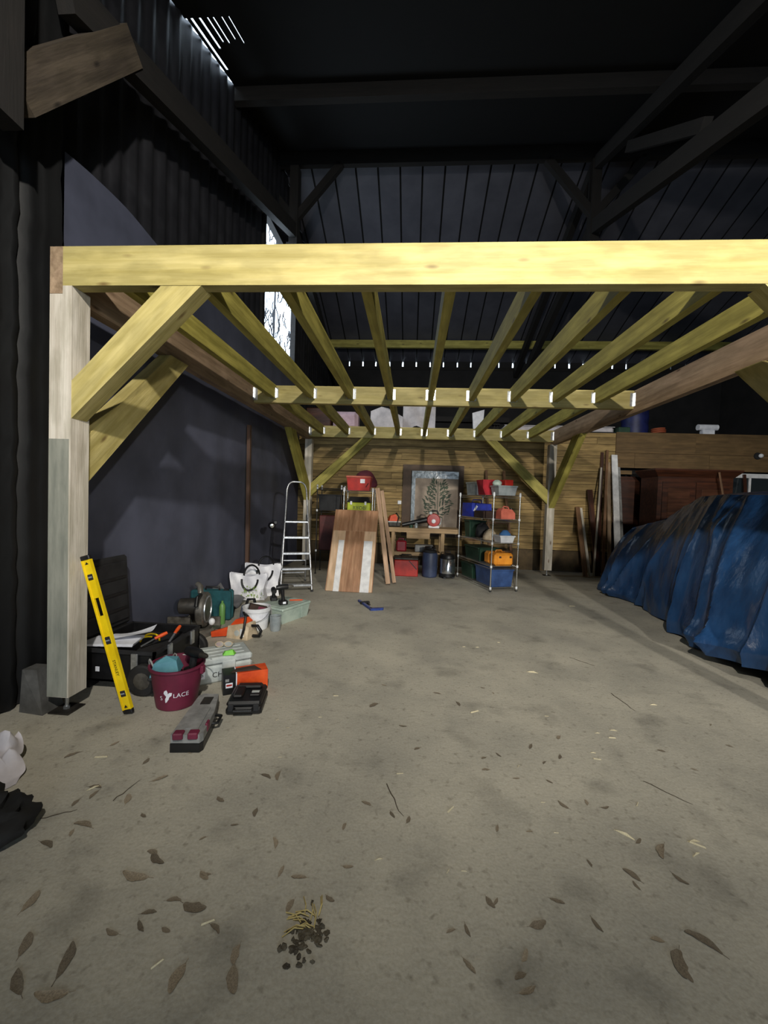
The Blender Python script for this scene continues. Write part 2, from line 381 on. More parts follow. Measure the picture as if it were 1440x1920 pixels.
# ridge cap pieces, with a short leaky gap
for a, b in ((XL, 3.72), (3.86, 3.90), (4.0, 4.16), (4.2, XR)):
    part(ceil, 'ridge_cap', MB().prism([(RY-.22, RZ-.05), (RY, RZ+.05), (RY+.22, RZ-.05), (RY+.22, RZ-.03), (RY, RZ+.07), (RY-.22, RZ-.03)], a, b, 'yz'), M_ROOFD)

# roof carpentry
def purlin(y, m, lab, h=.2, sag=0):
    o = beam(None, 'roof_purlin', (XL, y, roof_z(y)-.012-h/2), (XR, y, roof_z(y)-.012-h/2), .1, h, m); return tag(o, lab, 'beam')
purlin(9.85, M_YEL2, 'pale yellow purlin under the lower half of grey roof sheets', .22)
purlin(RY+.0, M_OLD, 'dark ridge beam along the top of the roof', .26)
purlin(3.35, M_OLD, 'dark purlin under the black roof slope', .2)
def truss(tx, lab, rafters=True):
    t = thing('roof_truss', lab, 'truss', (tx, RY, RZ-.3))
    def q(y, z): return (0, y-RY, z-(RZ-.3))
    beam(t, 'king_post', q(RY, RZ-.3), q(RY, 6.1), .16, .18, M_OLD, (0, 1, 0))
    beam(t, 'tie_beam', q(.2, 4.72), q(RY, 6.45), .12, .24, M_OLD)
    beam(t, 'tie_beam', q(YB-.1, 4.75), q(RY, 6.45), .12, .24, M_OLD)
    if rafters: beam(t, 'rafter', q(.3, roof_z(.3)-.36), q(RY-.05, RZ-.36), .12, .22, M_OLD)
    if rafters: beam(t, 'rafter', q(YB-.1, roof_z(YB)-.36), q(RY+.05, RZ-.36), .12, .22, M_OLD)
    for s in (-1, 1): beam(t, 'brace', (0, 0, -.95), (s*.85, 0, .05), .1, .13, M_OLD)
    part(t, 'gusset', MB().box(-.1, .1, -.16, .16, -1.75, -1.45), M_OLD)
    return t
t = truss(-.12, 'dark scissor truss against the corrugated gable wall', False)
beam(t, 'hanging_post', (.04, -.22-RY, 4.55-RZ+.3+1.6), (.04, -.23-RY, 3.5-RZ+.3), .13, .14, M_OLD, (0, 1, 0))
beam(t, 'strut', (.02, -.15-RY, 3.74-RZ+.3), (.02, .80-RY, 5.0-RZ+.3), .1, .24, timber('lamplit_old_timber', (84, 74, 62), (60, 52, 44), (40, 34, 28)))  # strut gets a lighter copy of the old timber, lamplight put into its colour
t = truss(5.35, 'dark scissor truss over the blue covered car')
beam(t, 'strut', (0, -2.9, -1.95), (0, -1.2, -.75), .1, .14, M_OLD)

# bare shrub seen through the opening
sh = MB(); rn = random.Random(4)
for i in range(170):
    y = rn.uniform(8.0, 11.8); z = rn.uniform(5.6, 9.8); p = V((-1.8-.4*rn.random(), y, z)); pts = [p.copy()]
    for k in range(5): p = p+V((rn.uniform(-.04, .04), rn.uniform(-.10, .10), -rn.uniform(.03, .16))); pts.append(p.copy())
    sh.tube(pts, [rn.uniform(.008, .02)]*6, 4)
sh.tube([(-2, 9.6, 0), (-2.1, 9.8, 5), (-2, 9.7, 9.5)], [.06, .04, .02], 6)
tag(part(None, 'bare_shrub', sh, mat('shrub_twig', (34, 34, 38), .9)), 'pale bare twigs outside the high opening', 'shrub')

# timber wall at the back, on an earthy plinth
WY = 6.75
wb = tag(bpy.data.objects.new('wall_back', None), kind='structure'); COL.objects.link(wb)
part(wb, 'plinth', MB().box(XL, XR, WY-.05, WY+.2, 0, .45), M_PLINTH)
part(wb, 'sheathing', MB().box(XL, 6.62, WY+.022, WY+.12, .45, 3.0).box(6.62, XR, WY+.3, WY+.36, .45, 3.0), M_DARKWALL)
rn = random.Random(11); PH = .146; z = .455; row = 0
while z < 2.98:
    xs_ = [XL]+sorted(rn.uniform(XL+1, 6.4) for _ in range(2))+[6.62]
    for a, b in zip(xs_, xs_[1:]):
        if b-a < .1: continue
        j = rn.uniform(-.003, .004)
        part(wb, 'plank', MB().box(a+.002, b-.002, WY-.004+j, WY+.022, z+.004, min(z+PH, 3.04)-.004), M_PLANK, frame=Matrix.Translation(((a+b)/2, WY, z+PH/2)))
    z += PH; row += 1
# right part: door recess, plywood fascia, boards
for a, b, j in ((6.62, 8.25, 0), (8.255, XR, .006)):
    part(wb, 'fascia_panel', MB().box(a, b, WY-.03+j, WY, 2.62, 3.06), M_PLY, frame=Matrix.Translation((a, WY, 2.9)))
for a, b, z0, z1 in ((6.62, 7.02, 2.3, 2.615), (7.025, 8.55, 2.3, 2.615), (8.555, XR, 2.28, 2.615), (6.62, 6.98, 2.16, 2.24)):
    part(wb, 'fascia_panel', MB().box(a, b, WY-.02, WY+.02, z0, z1), M_PLY, frame=Matrix.Translation((a, WY, z0)))
for z0 in [.455+.3*i for i in range(6)]:
    part(wb, 'plank', MB().box(8.6, XR, WY, WY+.03, z0, z0+.29), M_PLANK, frame=Matrix.Translation((9, WY, z0)))
d1 = struct('door_1', MB().box(6.66, 7.5, WY+.12, WY+.17, 0, 2.12), M_DARKW)
part(d1, 'door_rail', MB().box(6.7, 7.46, WY+.105, WY+.12, 1.0, 1.12), M_DARKW)
# white sash window
w1 = struct('window_1', MB().box(8.88, 8.97, WY-.06, WY, 1.3, 2.24).box(9.78, 9.87, WY-.06, WY, 1.3, 2.24).box(8.88, 9.87, WY-.06, WY, 2.15, 2.24).box(8.88, 9.87, WY-.06, WY, 1.3, 1.38), M_WHITEW)
part(w1, 'glazing_bar', MB().box(9.35, 9.39, WY-.05, WY-.01, 1.38, 2.15), M_WHITEW)
part(w1, 'glazing_bar', MB().box(8.97, 9.78, WY-.05, WY-.012, 1.74, 1.78), M_WHITEW)
for a, b in ((8.97, 9.35), (9.39, 9.78)):
    for c, d in ((1.38, 1.74), (1.78, 2.15)): part(w1, 'pane', MB().box(a, b, WY-.03, WY-.025, c, d), M_GLASS)
# loft floor over the wooden room
struct('trim_3', MB().box(XL, XR, WY+.0, 9.3, 3.0, 3.06), M_DARKWALL)

# ------------------------------------------------------------ tarpaulins on the left wall
def fold(s, seed, n=6):
    r_ = random.Random(seed); return sum(math.sin(s*r_.uniform(2, 14)+r_.uniform(0, 6))*r_.uniform(.3, 1) for _ in range(n))/n
gt = MB().grid(lambda u, v: (-.29+.03*fold(u*6.2+.3*v, 3)*(1-.5*v)+.09*max(0, .1-v)*(1+fold(u*9, 5)), .42+u*6.2, .012+v*(3.86+.04*math.sin(u*20))), 90, 40)
solo('hanging_tarpaulin', gt, M_GTARP, 'blue-grey tarpaulin hung along the corrugated wall beside the timber frame', 'tarpaulin', smooth=70)
def curtain(u, v):
    y = -2.6+u*2.97; zz = .012+v*6.2; f = fold(y*4.5, 9, 5)*min(1, (1.0-u)*9); low = max(0, 1-zz/1.1)
    return (-.265+.065*f+low*low*.16*(1+.6*fold(y*5, 12))*max(0, min(1, -(y+.05)*2)), y+.03*fold(zz*2, 4), min(zz, roof_z(y)-.25))
bc = MB().grid(curtain, 80, 60)
solo('black_curtain', bc, M_BTARP, 'black plastic curtain in vertical folds at the open end of the left wall', 'curtain', smooth=70)
hp = MB().blob((0, 0, .06), .24, .27, .12, 3, .3, 64)
rn = random.Random(2); ph = [(rn.uniform(-40, 40), rn.uniform(-40, 40), rn.uniform(-40, 40), rn.uniform(0, 6)) for _ in range(7)]
def crump(x, y, z):
    d = sum(abs(math.sin(a*x+b*y+c*z+e)) for a, b, c, e in ph)/7-.5; r = 1+.55*d; return (x*r, y*r, max(.003, z*(1+.9*d)))
hp.v = [crump(*p) for p in hp.v]
solo('plastic_heap', hp, mat('black_matt_film', (20, 19, 18), .85, col2=(10, 10, 10), scale=9), 'crumpled black plastic heap on the floor below the curtain', 'plastic sheet', (.50, -.96, 0), smooth=50).scale = (.78, .8, .7)
ws = MB().grid(lambda u, v: (-.14+.26*u+.035*math.sin(v*7)+.02*math.sin(v*17), -.15+.30*v-.06*u+.02*math.sin(u*11), max(.003, .13-.15*u*u-.1*(v-.5)**2+.03*math.sin(u*13+v*8)+.025*math.sin(v*19-u*7))), 24, 22)
solo('plastic_sheet_scrap', ws, M_SHEET, 'crumpled whitish plastic scrap beside the black heap', 'plastic sheet', (.27, -.60, .0), -.5, smooth=50)
solo('concrete_footing', MB().hull([(-.10, .0, 0), (.08, -.02, 0), (.08, .14, 0), (-.1, .14, 0), (-.10, .02, .27), (-.01, .03, .27), (-.01, .12, .27), (-.1, .12, .27)]), M_CONC, 'low sloping concrete footing behind the pale front post', 'footing', (-.09, -.0, 0))

# ============================================================ THE TIMBER FRAME
W, D, H = 5.153, 6.175, 2.942
S, BT, BH = .145, .085, .238
TF = thing('timber_frame', 'large yellow timber frame of posts, braces, beams and joists across the barn', 'timber frame', (0, 0, 0))
def post(x, y, m, top, lean=0, notch=0):
    mb = MB(); z0 = .115
    mb.box(x, x+S, y, y+S, z0, top)
    if notch: mb.box(x+notch, x+S, y, y+S, top, H-BH)
    if lean: mb.v = [(a-lean*(1-(c-z0)/top), b, c) for a, b, c in mb.v]
    p = part(TF, 'post', mb, m, frame=fr((x+S/2, y+S/2, z0), (0, 0, 1)))
    inv = fr((x+S/2, y+S/2, z0), (0, 0, 1))
    cx, cy = x+S/2-lean, y+S/2
    def sub(name, mb, mm):
        o = part(None, name, mb, mm, 40); o.parent = p; o.matrix_basis = inv.inverted()
    sub('base_plate', MB().box(cx-.07, cx+.07, cy-.07, cy+.07, 0, .008), M_DKM)
    sub('threaded_rod', MB().tube([(cx, cy, .008), (cx, cy, .114)], .011, 10).lathe([(.02, .008), (.02, .026)], (cx, cy, 0), 6), M_STEEL)
    return p
post(0, 0, M_PALE, 2.655, notch=.085)
post(W-S, 0, M_PALE, 2.655)
post(0, D-S, M_PALE, 2.66)
post(W-S, D-S, M_PALE, 2.66, lean=.0)
# grey lower part of the front post face: thin plate in mottled grey
part(TF, 'grey_lower_face', MB().box(.0005, S*.93, -.0015, 0, .118, 1.76), mat('mottled_grey', (150, 150, 138), .75, col2=(122, 124, 114), scale=3, stretch=(6, 6, 1)), label='grey lower part of the front post face')
beam(TF, 'beam', (BT, BT/2-.0, H-BH/2), (W-BT, BT/2, H-BH/2), BT, BH, M_YEL, label='bright yellow front beam')
beam(TF, 'beam', (BT/2, 0, H-.1425), (BT/2, D, H-.1425), BT, .285, M_PINK)
beam(TF, 'beam', (W-BT/2, 0, H-.1425), (W-BT/2, D, H-.1425), BT, .285, M_PINK)
beam(TF, 'beam', (BT, 3.044+BT/2, H-.1155), (W-BT, 3.044+BT/2, H-.1155), BT, .231, M_YEL)
beam(TF, 'beam', (BT, D-S+BT/2, H-.1155), (W-BT, D-S+BT/2, H-.1155), BT, .231, M_YEL)
def brace(poly, d0, d1, plane, m):
    mb = MB().prism(poly, d0, d1, plane); a, b = V(mb.v[0]), V(mb.v[-1])
    P = [V(mb.v[i]) for i in range(4)]; x = ((P[2]+P[3])/2-(P[0]+P[1])/2)
    part(TF, 'brace', mb, m, frame=fr((P[0]+P[1])/2, x, (0, 1, 0) if plane == 'xz' else (1, 0, 0)))
zb = H-BH
for k in (0, 1):                               # front beam braces
    f = (lambda x: x) if k == 0 else (lambda x: W-x)
    brace([(f(S), 1.89), (f(S), 2.125), (f(.715), zb), (f(.97), zb)], .004, .125, 'xz', M_YEL)
    brace([(f(S), 1.46), (f(S), 1.74), (f(1.19), H-.231), (f(1.41), H-.231)], D-S+.012, D-S+.115, 'xz', M_YEL2)
zs = H-.285
for k in (0, 1):                               # side beam braces
    x0, x1 = (.006, .118) if k == 0 else (W-.118, W-.006)
    brace([(S, 1.47), (S, 1.79), (1.08, zs), (1.36, zs)], x0, x1, 'yz', M_YEL)
    brace([(D-S, 1.38), (D-S, 1.72), (4.95, zs), (4.62, zs)], x0, x1, 'yz', M_YEL2)
JW, JH = .068, .178
hm = MB()
for s in (-1, 1):
    hm.box(s*(JW/2+.001)-.001, s*(JW/2+.001)+.001, -.05, 0, -.178, -.04)
    a, b = sorted((s*(JW/2+.002), s*(JW/2+.03))); hm.box(a, b, -.003, -.0005, -.165, -.03)
hm.box(-JW/2-.002, JW/2+.002, -.05, 0, -.1815, -.179)
hmesh = hm.mesh('joist_hanger', M_STEEL)
for i in range(9):
    x = .36+.53*i
    for y0, y1 in ((BT, 3.044), (3.044+BT, D-S)):
        jf = fr((x, y0, H-JH/2), (0, 1, 0))
        j = part(TF, 'joist', MB().bar((x, y0, H-JH/2), (x, y1, H-JH/2), JW, JH), M_YEL2, frame=jf)
        o = bpy.data.objects.new('joist_hanger', hmesh); COL.objects.link(o); o.parent = j
        o.matrix_basis = jf.inverted() @ Matrix.Translation((x, y1-.0005, H))
for x, s in ((BT, 1), (W-BT, -1)):             # hangers of the cross beams on the side beams
    for y in (3.044, D-S):
        a, b = sorted((x, x+s*.05)); part(TF, 'beam_hanger', MB().box(a, b, y-.003, y-.001, H-.2, H-.03).box(*sorted((x+s*.0, x+s*.002)), y-.04, y-.001, H-.2, H-.03), M_STEEL)

# ============================================================ COVERED CAR
def interp(tab, x):
    for (a, b), (c, d) in zip(tab, tab[1:]):
        if x <= c: t = max(0, (x-a)/(c-a)); return b+(d-b)*t
    return tab[-1][1]
PROF = [(0.2, 1.0), (.5, 1.5), (.8, 1.6), (2.5, 1.63), (3.1, 1.62), (3.53, 1.48), (4.09, 1.27), (4.62, 1.13), (4.72, 1.05)]
FOOT = [(0.0, 5.30), (1.0, 5.30), (1.5, 5.30), (1.95, 5.30), (2.68, 5.50), (3.4, 5.62), (4.0, 5.70), (4.45, 5.62), (4.8, 5.56)]
CXR = 7.55
ring = []
for i in range(281): y = -.05+4.9*i/280; ring.append((interp(FOOT, y), y, 'l', i/280))
for i in range(1, 46): u = i/45; ring.append((5.56+(CXR-5.56)*u, 4.85+.14*math.sin(u*PI), 'f', u))
for i in range(1, 46): u = i/45; ring.append((CXR, 4.85-4.9*u, 'r', u))
for i in range(1, 30): u = i/30; ring.append((CXR-(CXR-5.36)*u, -.05-.1*math.sin(u*PI), 'n', u))
NV = 48
def ridge(s, c, wd): d = (s-c)/wd; return math.exp(-abs(d)**1.4)
def car_tarp():
    mb = MB(); n = len(ring); o = 0
    for i, (bx, by, side, u) in enumerate(ring):
        tx = min(max(bx+(.42 if side != 'r' else -.35), 5.86), 7.1); ty = min(max(by, .35), 4.62)
        tz = interp(PROF, ty)
        nx, ny = {'l': (-1, 0), 'f': (0, 1), 'r': (1, 0), 'n': (0, -1)}[side]
        for j in range(NV+1):
            t = j/NV
            hem = .015
            if side == 'l': hem = .015+.13*ridge(by, 1.05, .55)+.01*math.sin(by*9)
            e = t**1.55
            x = tx+(bx-tx)*(1-(1-t)**1.7) if side == 'l' else tx+(bx-tx)*t**.8
            y = ty+(by-ty)*t**.8
            z = tz*(1-t)+hem*t+.10*math.sin(PI*t)*(1 if side == 'l' else .6)
            amp = 0
            if side == 'l':
                q = by
                def fo(c, w_, a, p0=.25): return a*ridge(q, c, w_)*(p0+(1-p0)*t)
                amp = (fo(1.62+.5*(1-t), .10, .15) + fo(2.02+.34*(1-t), .07, .09, .1) + fo(2.52+.16*(1-t), .075, .14) + fo(2.78+.08*(1-t), .06, .09, 0) + fo(.98-.14*(1-t), .09, .16) + fo(1.28+.02*(1-t), .05, .09, .5)
                       + fo(3.1+.7*t, .06, .08, 0) + fo(4.0+.42*t-.1, .06, .13, 0) + fo(4.5-.16*(1-t), .05, .13, .2) + fo(3.55, .12, .05)
                       + .07*ridge(q, 2.42-.25*t, .06)*max(0, 1-abs(t-.22)/.26) + .06*ridge(q, 2.2+.2*t, .06)*max(0, 1-abs(t-.2)/.24)
                       + .16*ridge(t, .93, .05)*ridge(q, 1.75, .45) + .10*ridge(t, .95, .05)*ridge(q, 4.4, .4) + .03*math.sin(q*7+t*4)*t)
                amp += .007*math.sin(q*23+t*9+2*math.sin(t*7))*math.sin(t*13+q*5)
            else:
                amp = .05*math.sin(u*26+t*2)*t
            x += nx*amp; y += ny*amp
            mb.v.append((x, y, max(z, .012)))
    m = NV+1
    for i in range(n):
        k = (i+1) % n
        for j in range(NV): mb.f.append((i*m+j, k*m+j, k*m+j+1, i*m+j+1))
    # roof: join left ring tops to right ring tops by rows
    nl = 131; rows = 60; base = len(mb.v)
    def rt(u, v):
        y = .35+4.27*v; z = interp(PROF, y); xl = min(max(interp(FOOT, y)+.42, 5.86), 7.1)
        return (xl+(7.2-xl)*u, y, z+.05*math.sin(PI*u)+.02*math.sin(y*7+u*5)*math.sin(PI*u))
    mb.grid(rt, 12, 60)
    return mb
CAR = thing('covered_car', 'car hidden under a crumpled blue tarpaulin with one tyre showing', 'car', (6.5, 2.4, 0))
cf = Matrix.Translation((-6.5, -2.4, 0))
o = part(CAR, 'tarpaulin', car_tarp(), M_TARP, smooth=30); o.matrix_basis = cf
ty_ = MB().lathe([(.12, -.09), (.24, -.1), (.30, -.085), (.315, -.05), (.315, .05), (.30, .085), (.24, .1), (.12, .09)], (5.56, 1.52, .316), 28, 'x')
o = part(CAR, 'tyre', ty_, M_RUB, 40); o.matrix_basis = cf
o = part(CAR, 'rim', MB().lathe([(.03, -.1), (.17, -.09), (.2, -.07), (.2, .0), (.05, .02)], (5.56, 1.52, .316), 20, 'x'), M_GREYM, 40); o.matrix_basis = cf
o = part(CAR, 'light_block', MB().rbox(5.95, 7.1, .4, 4.5, .3, .95, .12), M_BLKM); o.matrix_basis = cf  # unseen dark box added inside so no light passes under the tarpaulin

# ============================================================ TOOLS ON THE FLOOR, LEFT
# yellow spirit level leaning on the front post
base, top = V((.50, .075, 0.002)), V((.186, .075, 1.02)); LL = (top-base).length
lv = thing('spirit_level', 'long yellow spirit level leaning against the pale front post', 'spirit level', base)
ax = (top-base).normalized(); fz = fr((0, 0, 0), ax, (0, -1, 0))      # local x along level, z toward camera (-Y)
def lp(name, mb, m, par=lv, smooth=None, label=None):
    o = part(par, name, mb, m, smooth, label=label); o.matrix_basis = fz if par is lv else Matrix(); return o
bw = .031
body = MB().box(.03, LL-.03, bw-.008, bw, -.0125, .0125).box(.03, LL-.03, -bw, -bw+.008, -.0125, .0125)
for a, b in ((.03, .115), (.155, .47), (.52, .66), (.78, .90), (.94, LL-.03)): body.box(a, b, -bw+.008, bw-.008, -.006, .006)
for a, b in ((.115, .155), (.47, .52), (.66, .78), (.90, .94)):
    body.box(a, b, -bw+.008, -.016, -.006, .006).box(a, b, .016, bw-.008, -.006, .006)
lp('body', body, M_YELP)
for a, b in ((0, .03), (LL-.03, LL)): lp('end_cap', MB().rbox(a, b, -bw, bw, -.013, .013, .004), M_BLK)
for a, b in ((.115, .155), (.47, .52), (.90, .94)):
    v_ = lp('vial_housing', MB().rbox(a, b, -.02, .02, -.009, .009, .004), M_BLKM)
    lp('vial', MB().tube([((a+b)/2, -.013, .006), ((a+b)/2, .013, .006)], .006, 10), M_CLEAR, v_, 40)
lp('arrow_mark', MB().prism([(.045, -.012), (.045, .012), (.062, 0)], .0125, .0135, 'xy'), M_BLK)
lp('arrow_mark', MB().prism([(LL-.06, -.012), (LL-.06, .012), (LL-.043, 0)], .0062, .0075, 'xy'), M_BLK)
letters(lv, 'lettering', 'STANLEY', .026, M_BLK, fz @ facing((.31, -.0, .0066), (-1, 0, 0), (0, -1, 0)))

# black rolling tool chest, lid up against the wall
ch = thing('tool_chest', 'open black rolling tool chest behind the yellow level', 'tool chest', (-.11, .34, 0))
b_ = MB(); X0, X1, Y0, Y1, Zb, Zt = 0, .60, 0, .62, .07, .30
b_.box(X0, X1, Y0, Y1, Zb, Zb+.015)
b_.box(X0, X1, Y0, Y0+.014, Zb, Zt).box(X0, X1, Y1-.014, Y1, Zb, Zt).box(X0, X0+.014, Y0, Y1, Zb, Zt).box(X1-.014, X1, Y0, Y1, Zb, Zt)
part(ch, 'body', b_, M_BLK)
r_ = MB().box(-.012, .612, -.012, .006, .28, .305).box(-.012, .612, .614, .632, .28, .305).box(-.012, .006, -.012, .632, .28, .305).box(.594, .612, -.012, .632, .28, .305)
part(ch, 'rim', r_, M_BLKM)
lidm = rotm(-4, 'Y', (0, 0, .31))
lid = part(ch, 'lid', MB().rbox(-.06, -.015, .0, .62, .31, .90, .02, lidm).rbox(-.015, .0, .05, .57, .36, .85, .006, lidm), M_BLKM)
for z in (.45, .58, .71): part(lid, 'lid_rib', MB().box(-.001, .008, .07, .55, z, z+.02, lidm), M_BLK)
part(ch, 'hinge', MB().tube([(-.02, .06, .305), (-.02, .56, .305)], .01, 8), M_BLK, 40)
for x, y in ((.545, .0), (.545, .62)):
    s = -1 if y == 0 else 1
    wh = part(ch, 'wheel', MB().lathe([(.06, -.026), (.1, -.028), (.112, -.018), (.112, .018), (.1, .028), (.06, .026)], (x, y+s*.03, .113), 22, 'y'), M_RUB, 40)
    part(wh, 'hub', MB().lathe([(.012, -.036), (.03, -.034), (.06, -.026), (.06, .02), (.012, .03)], (x, y+s*.03, .113), 14, 'y'), M_GREYM, 40)
part(ch, 'foot', MB().box(.03, .09, .03, .12, 0, .07).box(.03, .09, .5, .59, 0, .07), M_BLK)
for y in (.16, .47): part(ch, 'latch', MB().rbox(.612, .628, y-.025, y+.025, .2, .31, .004), M_STEEL, label='silver latch')
part(ch, 'latch', MB().rbox(.44, .49, -.026, -.012, .17, .29, .004), M_STEEL, label='silver latch')
part(ch, 'tray', MB().box(.02, .58, .02, .6, .22, .235), M_BLKM)
part(ch, 'side_label', MB().box(.16, .19, -.0015, .0, .14, .175), M_PAPER)
# contents
solo('paper_stack', MB().hull([(-.0, .0, 0), (.4, .03, 0), (.36, .24, 0), (.02, .2, 0), (0, 0, .012), (.41, .03, .022), (.36, .24, .018), (.02, .2, .01)]), M_PAPER, 'loose white papers lying in the open black tool chest', 'paper', (-.12, .36, .306), .03)
solo('sheet_of_paper', MB().grid(lambda u, v: (.30*u, .17*v, .004+.05*u*u+.012*math.sin(v*4+u*3)), 8, 5), M_PAPER, 'curled sheet of paper at the right end of the papers in the chest', 'paper', (.04, .44, .328), .25)
solo('coiled_strap', MB().tube([(.07*math.cos(a), .035*math.sin(a), .01+.05*abs(math.sin(a))) for a in [i*PI/8 for i in range(14)]], .007, 6), M_YELP, 'yellow strap looped in the tool chest', 'strap', (.23, .68, .24), .3, smooth=50)
for i, (x, y) in enumerate(((.31, .62), (.385, .77))):
    t = thing('chisel', 'orange handled chisel lying in the tool chest', 'chisel', (x, y, .236), .9+i*.8, 'chisels in the chest')
    part(t, 'handle', MB().tube([(0, 0, .06), (.05, 0, .075), (.09, 0, .087)], [.012, .016, .013], 8), M_ORG, 50)
    part(t, 'blade', MB().bar((-.1, 0, .022), (0, 0, .06), .016, .005), M_STEEL)

# burgundy bucket full of tools
bk = thing('bucket', 'burgundy bucket of tools with white lettering', 'bucket', (.715, .255, 0), -.0)
part(bk, 'shell', MB().lathe([(.0, .004), (.128, .004), (.132, .02), (.168, .262), (.178, .266), (.178, .28), (.165, .28), (.163, .262), (.126, .03), (.0, .03)], n=40, cap=False), M_BURG, 40)
for s in (-1, 1): part(bk, 'handle_lug', MB().rbox(s*.178-.012, s*.178+.012, -.02, .02, .215, .27, .005), M_BURG)
part(bk, 'handle', MB().tube([(.18*math.cos(a), .10+.04*math.sin(a)+.02, .26-.05*math.sin(a)+.06*math.sin(a)) for a in [PI*i/14 for i in range(15)]], .004, 6), M_LGREY, 50)
def wrapmb(mb, ang0, r0_, r1_, zc):     # bend a flat mesh (x,z) around the bucket wall
    out = []
    for x, y, z in mb.v:
        r = r0_+(r1_-r0_)*(z/.28)+y; a = ang0+x/.15; out.append((r*math.cos(a), r*math.sin(a), z))
    mb.v = out; return mb
def wrap_letters(par, text, ang, size, z, m):
    cu = bpy.data.curves.new('t', 'FONT'); cu.body = text; cu.size = size; cu.align_x = 'CENTER'; cu.resolution_u = 3
    t = bpy.data.objects.new('t', cu); COL.objects.link(t); me = bpy.data.meshes.new_from_object(t.evaluated_get(bpy.context.evaluated_depsgraph_get()))
    bpy.data.objects.remove(t)
    for v in me.vertices:
        a = ang+v.co.x/.148; zz = z+v.co.y; r = .1318+.0355*(zz-.02)/.24+.0012; v.co = (r*math.cos(a), r*math.sin(a), zz)
    me.materials.clear(); me.materials.append(m); o = bpy.data.objects.new('lettering', me); COL.objects.link(o); o.parent = par
wrap_letters(bk, 'S', -PI/2-.16, .042, .082, M_PAPER)
wrap_letters(bk, 'LACE', -PI/2+.70, .042, .098, M_PAPER)
rn = random.Random(3); sp = MB(); N_ = 18; P = []
for i in range(N_):
    a = 2*PI*i/N_; r = .028*(1+.45*math.sin(a*3+1)+.25*math.sin(a*5)); P.append((r*.7*math.cos(a), 0, .115+r*1.3*math.sin(a)))
sp.add(P, [tuple(range(N_))]); sp = wrapmb(sp, -PI/2+.13, .1302, .171, 0)
part(bk, 'paint_splash', sp, M_PAPER)
sd = thing('electric_sander', 'pale teal electric sander lying in the burgundy bucket', 'power tool', (.655, .22, .21), .35)
part(sd, 'housing', MB().hull([(-.09, -.05, 0), (.09, -.06, .02), (.1, .05, .03), (-.09, .06, .0), (-.07, -.035, .085), (.07, -.04, .1), (.07, .03, .105), (-.07, .04, .08), (0, 0, .125)]), M_TEALL)
part(sd, 'sanding_plate', MB().rbox(-.1, .1, -.06, .06, -.02, .0, .006), M_BLKM)
dr = thing('cordless_driver', 'black cordless driver sticking out of the burgundy bucket', 'power tool', (.815, .30, .21), -.5)
part(dr, 'motor_housing', MB().tube([(-.09, 0, .12), (-.03, 0, .125), (.04, 0, .128), (.07, 0, .128)], [.03, .036, .034, .024], 12), M_BLK, 50)
part(dr, 'chuck', MB().tube([(.07, 0, .128), (.12, 0, .13), (.14, 0, .13)], [.02, .018, .008], 10), M_DKM, 50)
part(dr, 'grip', MB().rbox(-.06, -.01, -.02, .02, 0, .11, .012, rotm(14, 'Y')), M_BLKM)
part(dr, 'battery', MB().rbox(-.09, .03, -.035, .035, -.04, .01, .008), M_BLK)
for i, (x, y, h) in enumerate(((.60, .20, .33), (.62, .31, .31))):
    solo('cable_loop', MB().tube([(.05*math.cos(a), .03*math.sin(a), .05*math.sin(a*2+i)+.0) for a in [2*PI*k/16 for k in range(16)]], .006, 6, closed=True), M_GREYP, ['grey cable loop at the rim of the burgundy bucket', 'grey cable coil at the back of the burgundy bucket'][i], 'cable', (x, y, h-.06), i, smooth=60)

# long grey case with red latches
lc = thing('long_tool_case', 'long grey plastic case with burgundy latches and dark base', 'tool case', (1.03, -.03, 0), math.atan2(.46, -.09)-PI/2)
out = [(-.085, -.235), (.075, -.245), (.09, -.22), (.085, .02), (.062, .17), (.05, .24), (-.05, .25), (-.075, .22), (-.08, 0)]
part(lc, 'base', MB().prism(out, .0, .05, 'xy'), M_BLK)
part(lc, 'lid', MB().prism([(a*.98, b*.985) for a, b in out], .052, .1, 'xy'), M_GREYP)
part(lc, 'lid_panel', MB().prism([(-.055, -.18), (.05, -.185), (.05, .05), (-.05, .07)], .1, .106, 'xy'), M_GREYP)
part(lc, 'label_plate', MB().box(-.03, .03, .1, .19, .1, .104), M_DKM)
part(lc, 'carry_handle', MB().tube([(.085, -.04, .05), (.115, -.03, .05), (.115, .05, .05), (.08, .06, .05)], .009, 8), M_BLK, 50)
for x in (-.045, .035): part(lc, 'latch', MB().rbox(x-.025, x+.03, -.25, -.2, .075, .112, .006), M_BURG, label='burgundy latch')
part(lc, 'latch', MB().rbox(.075, .09, -.15, -.1, .06, .112, .005), M_BURG)

# black drill case
dc = thing('drill_case', 'black moulded drill case lying on the floor beside the long grey case', 'tool case', (1.205, .285, 0), .19)
part(dc, 'lower_shell', MB().rbox(-.115, .115, -.14, .135, 0, .05, .014), M_BLK)
part(dc, 'upper_shell', MB().rbox(-.112, .112, -.137, .132, .052, .088, .014), M_BLK)
part(dc, 'tool_bulge', MB().rbox(-.085, -.02, -.08, .11, .086, .105, .012).rbox(-.085, .085, .05, .115, .086, .108, .012), M_BLK)
part(dc, 'tool_bulge', MB().rbox(.02, .09, -.06, .03, .086, .1, .008), M_BLK)
part(dc, 'carry_handle', MB().tube([(-.06, -.138, .045), (-.055, -.17, .045), (.055, -.17, .045), (.06, -.138, .045)], .01, 8), M_BLK, 50)
for x in (-.08, .08): part(dc, 'latch', MB().rbox(x-.018, x+.018, -.148, -.13, .03, .075, .003), M_BLKM)
part(dc, 'sticker', MB().box(.03, .08, -.03, .0, .1, .101), M_LGREY)

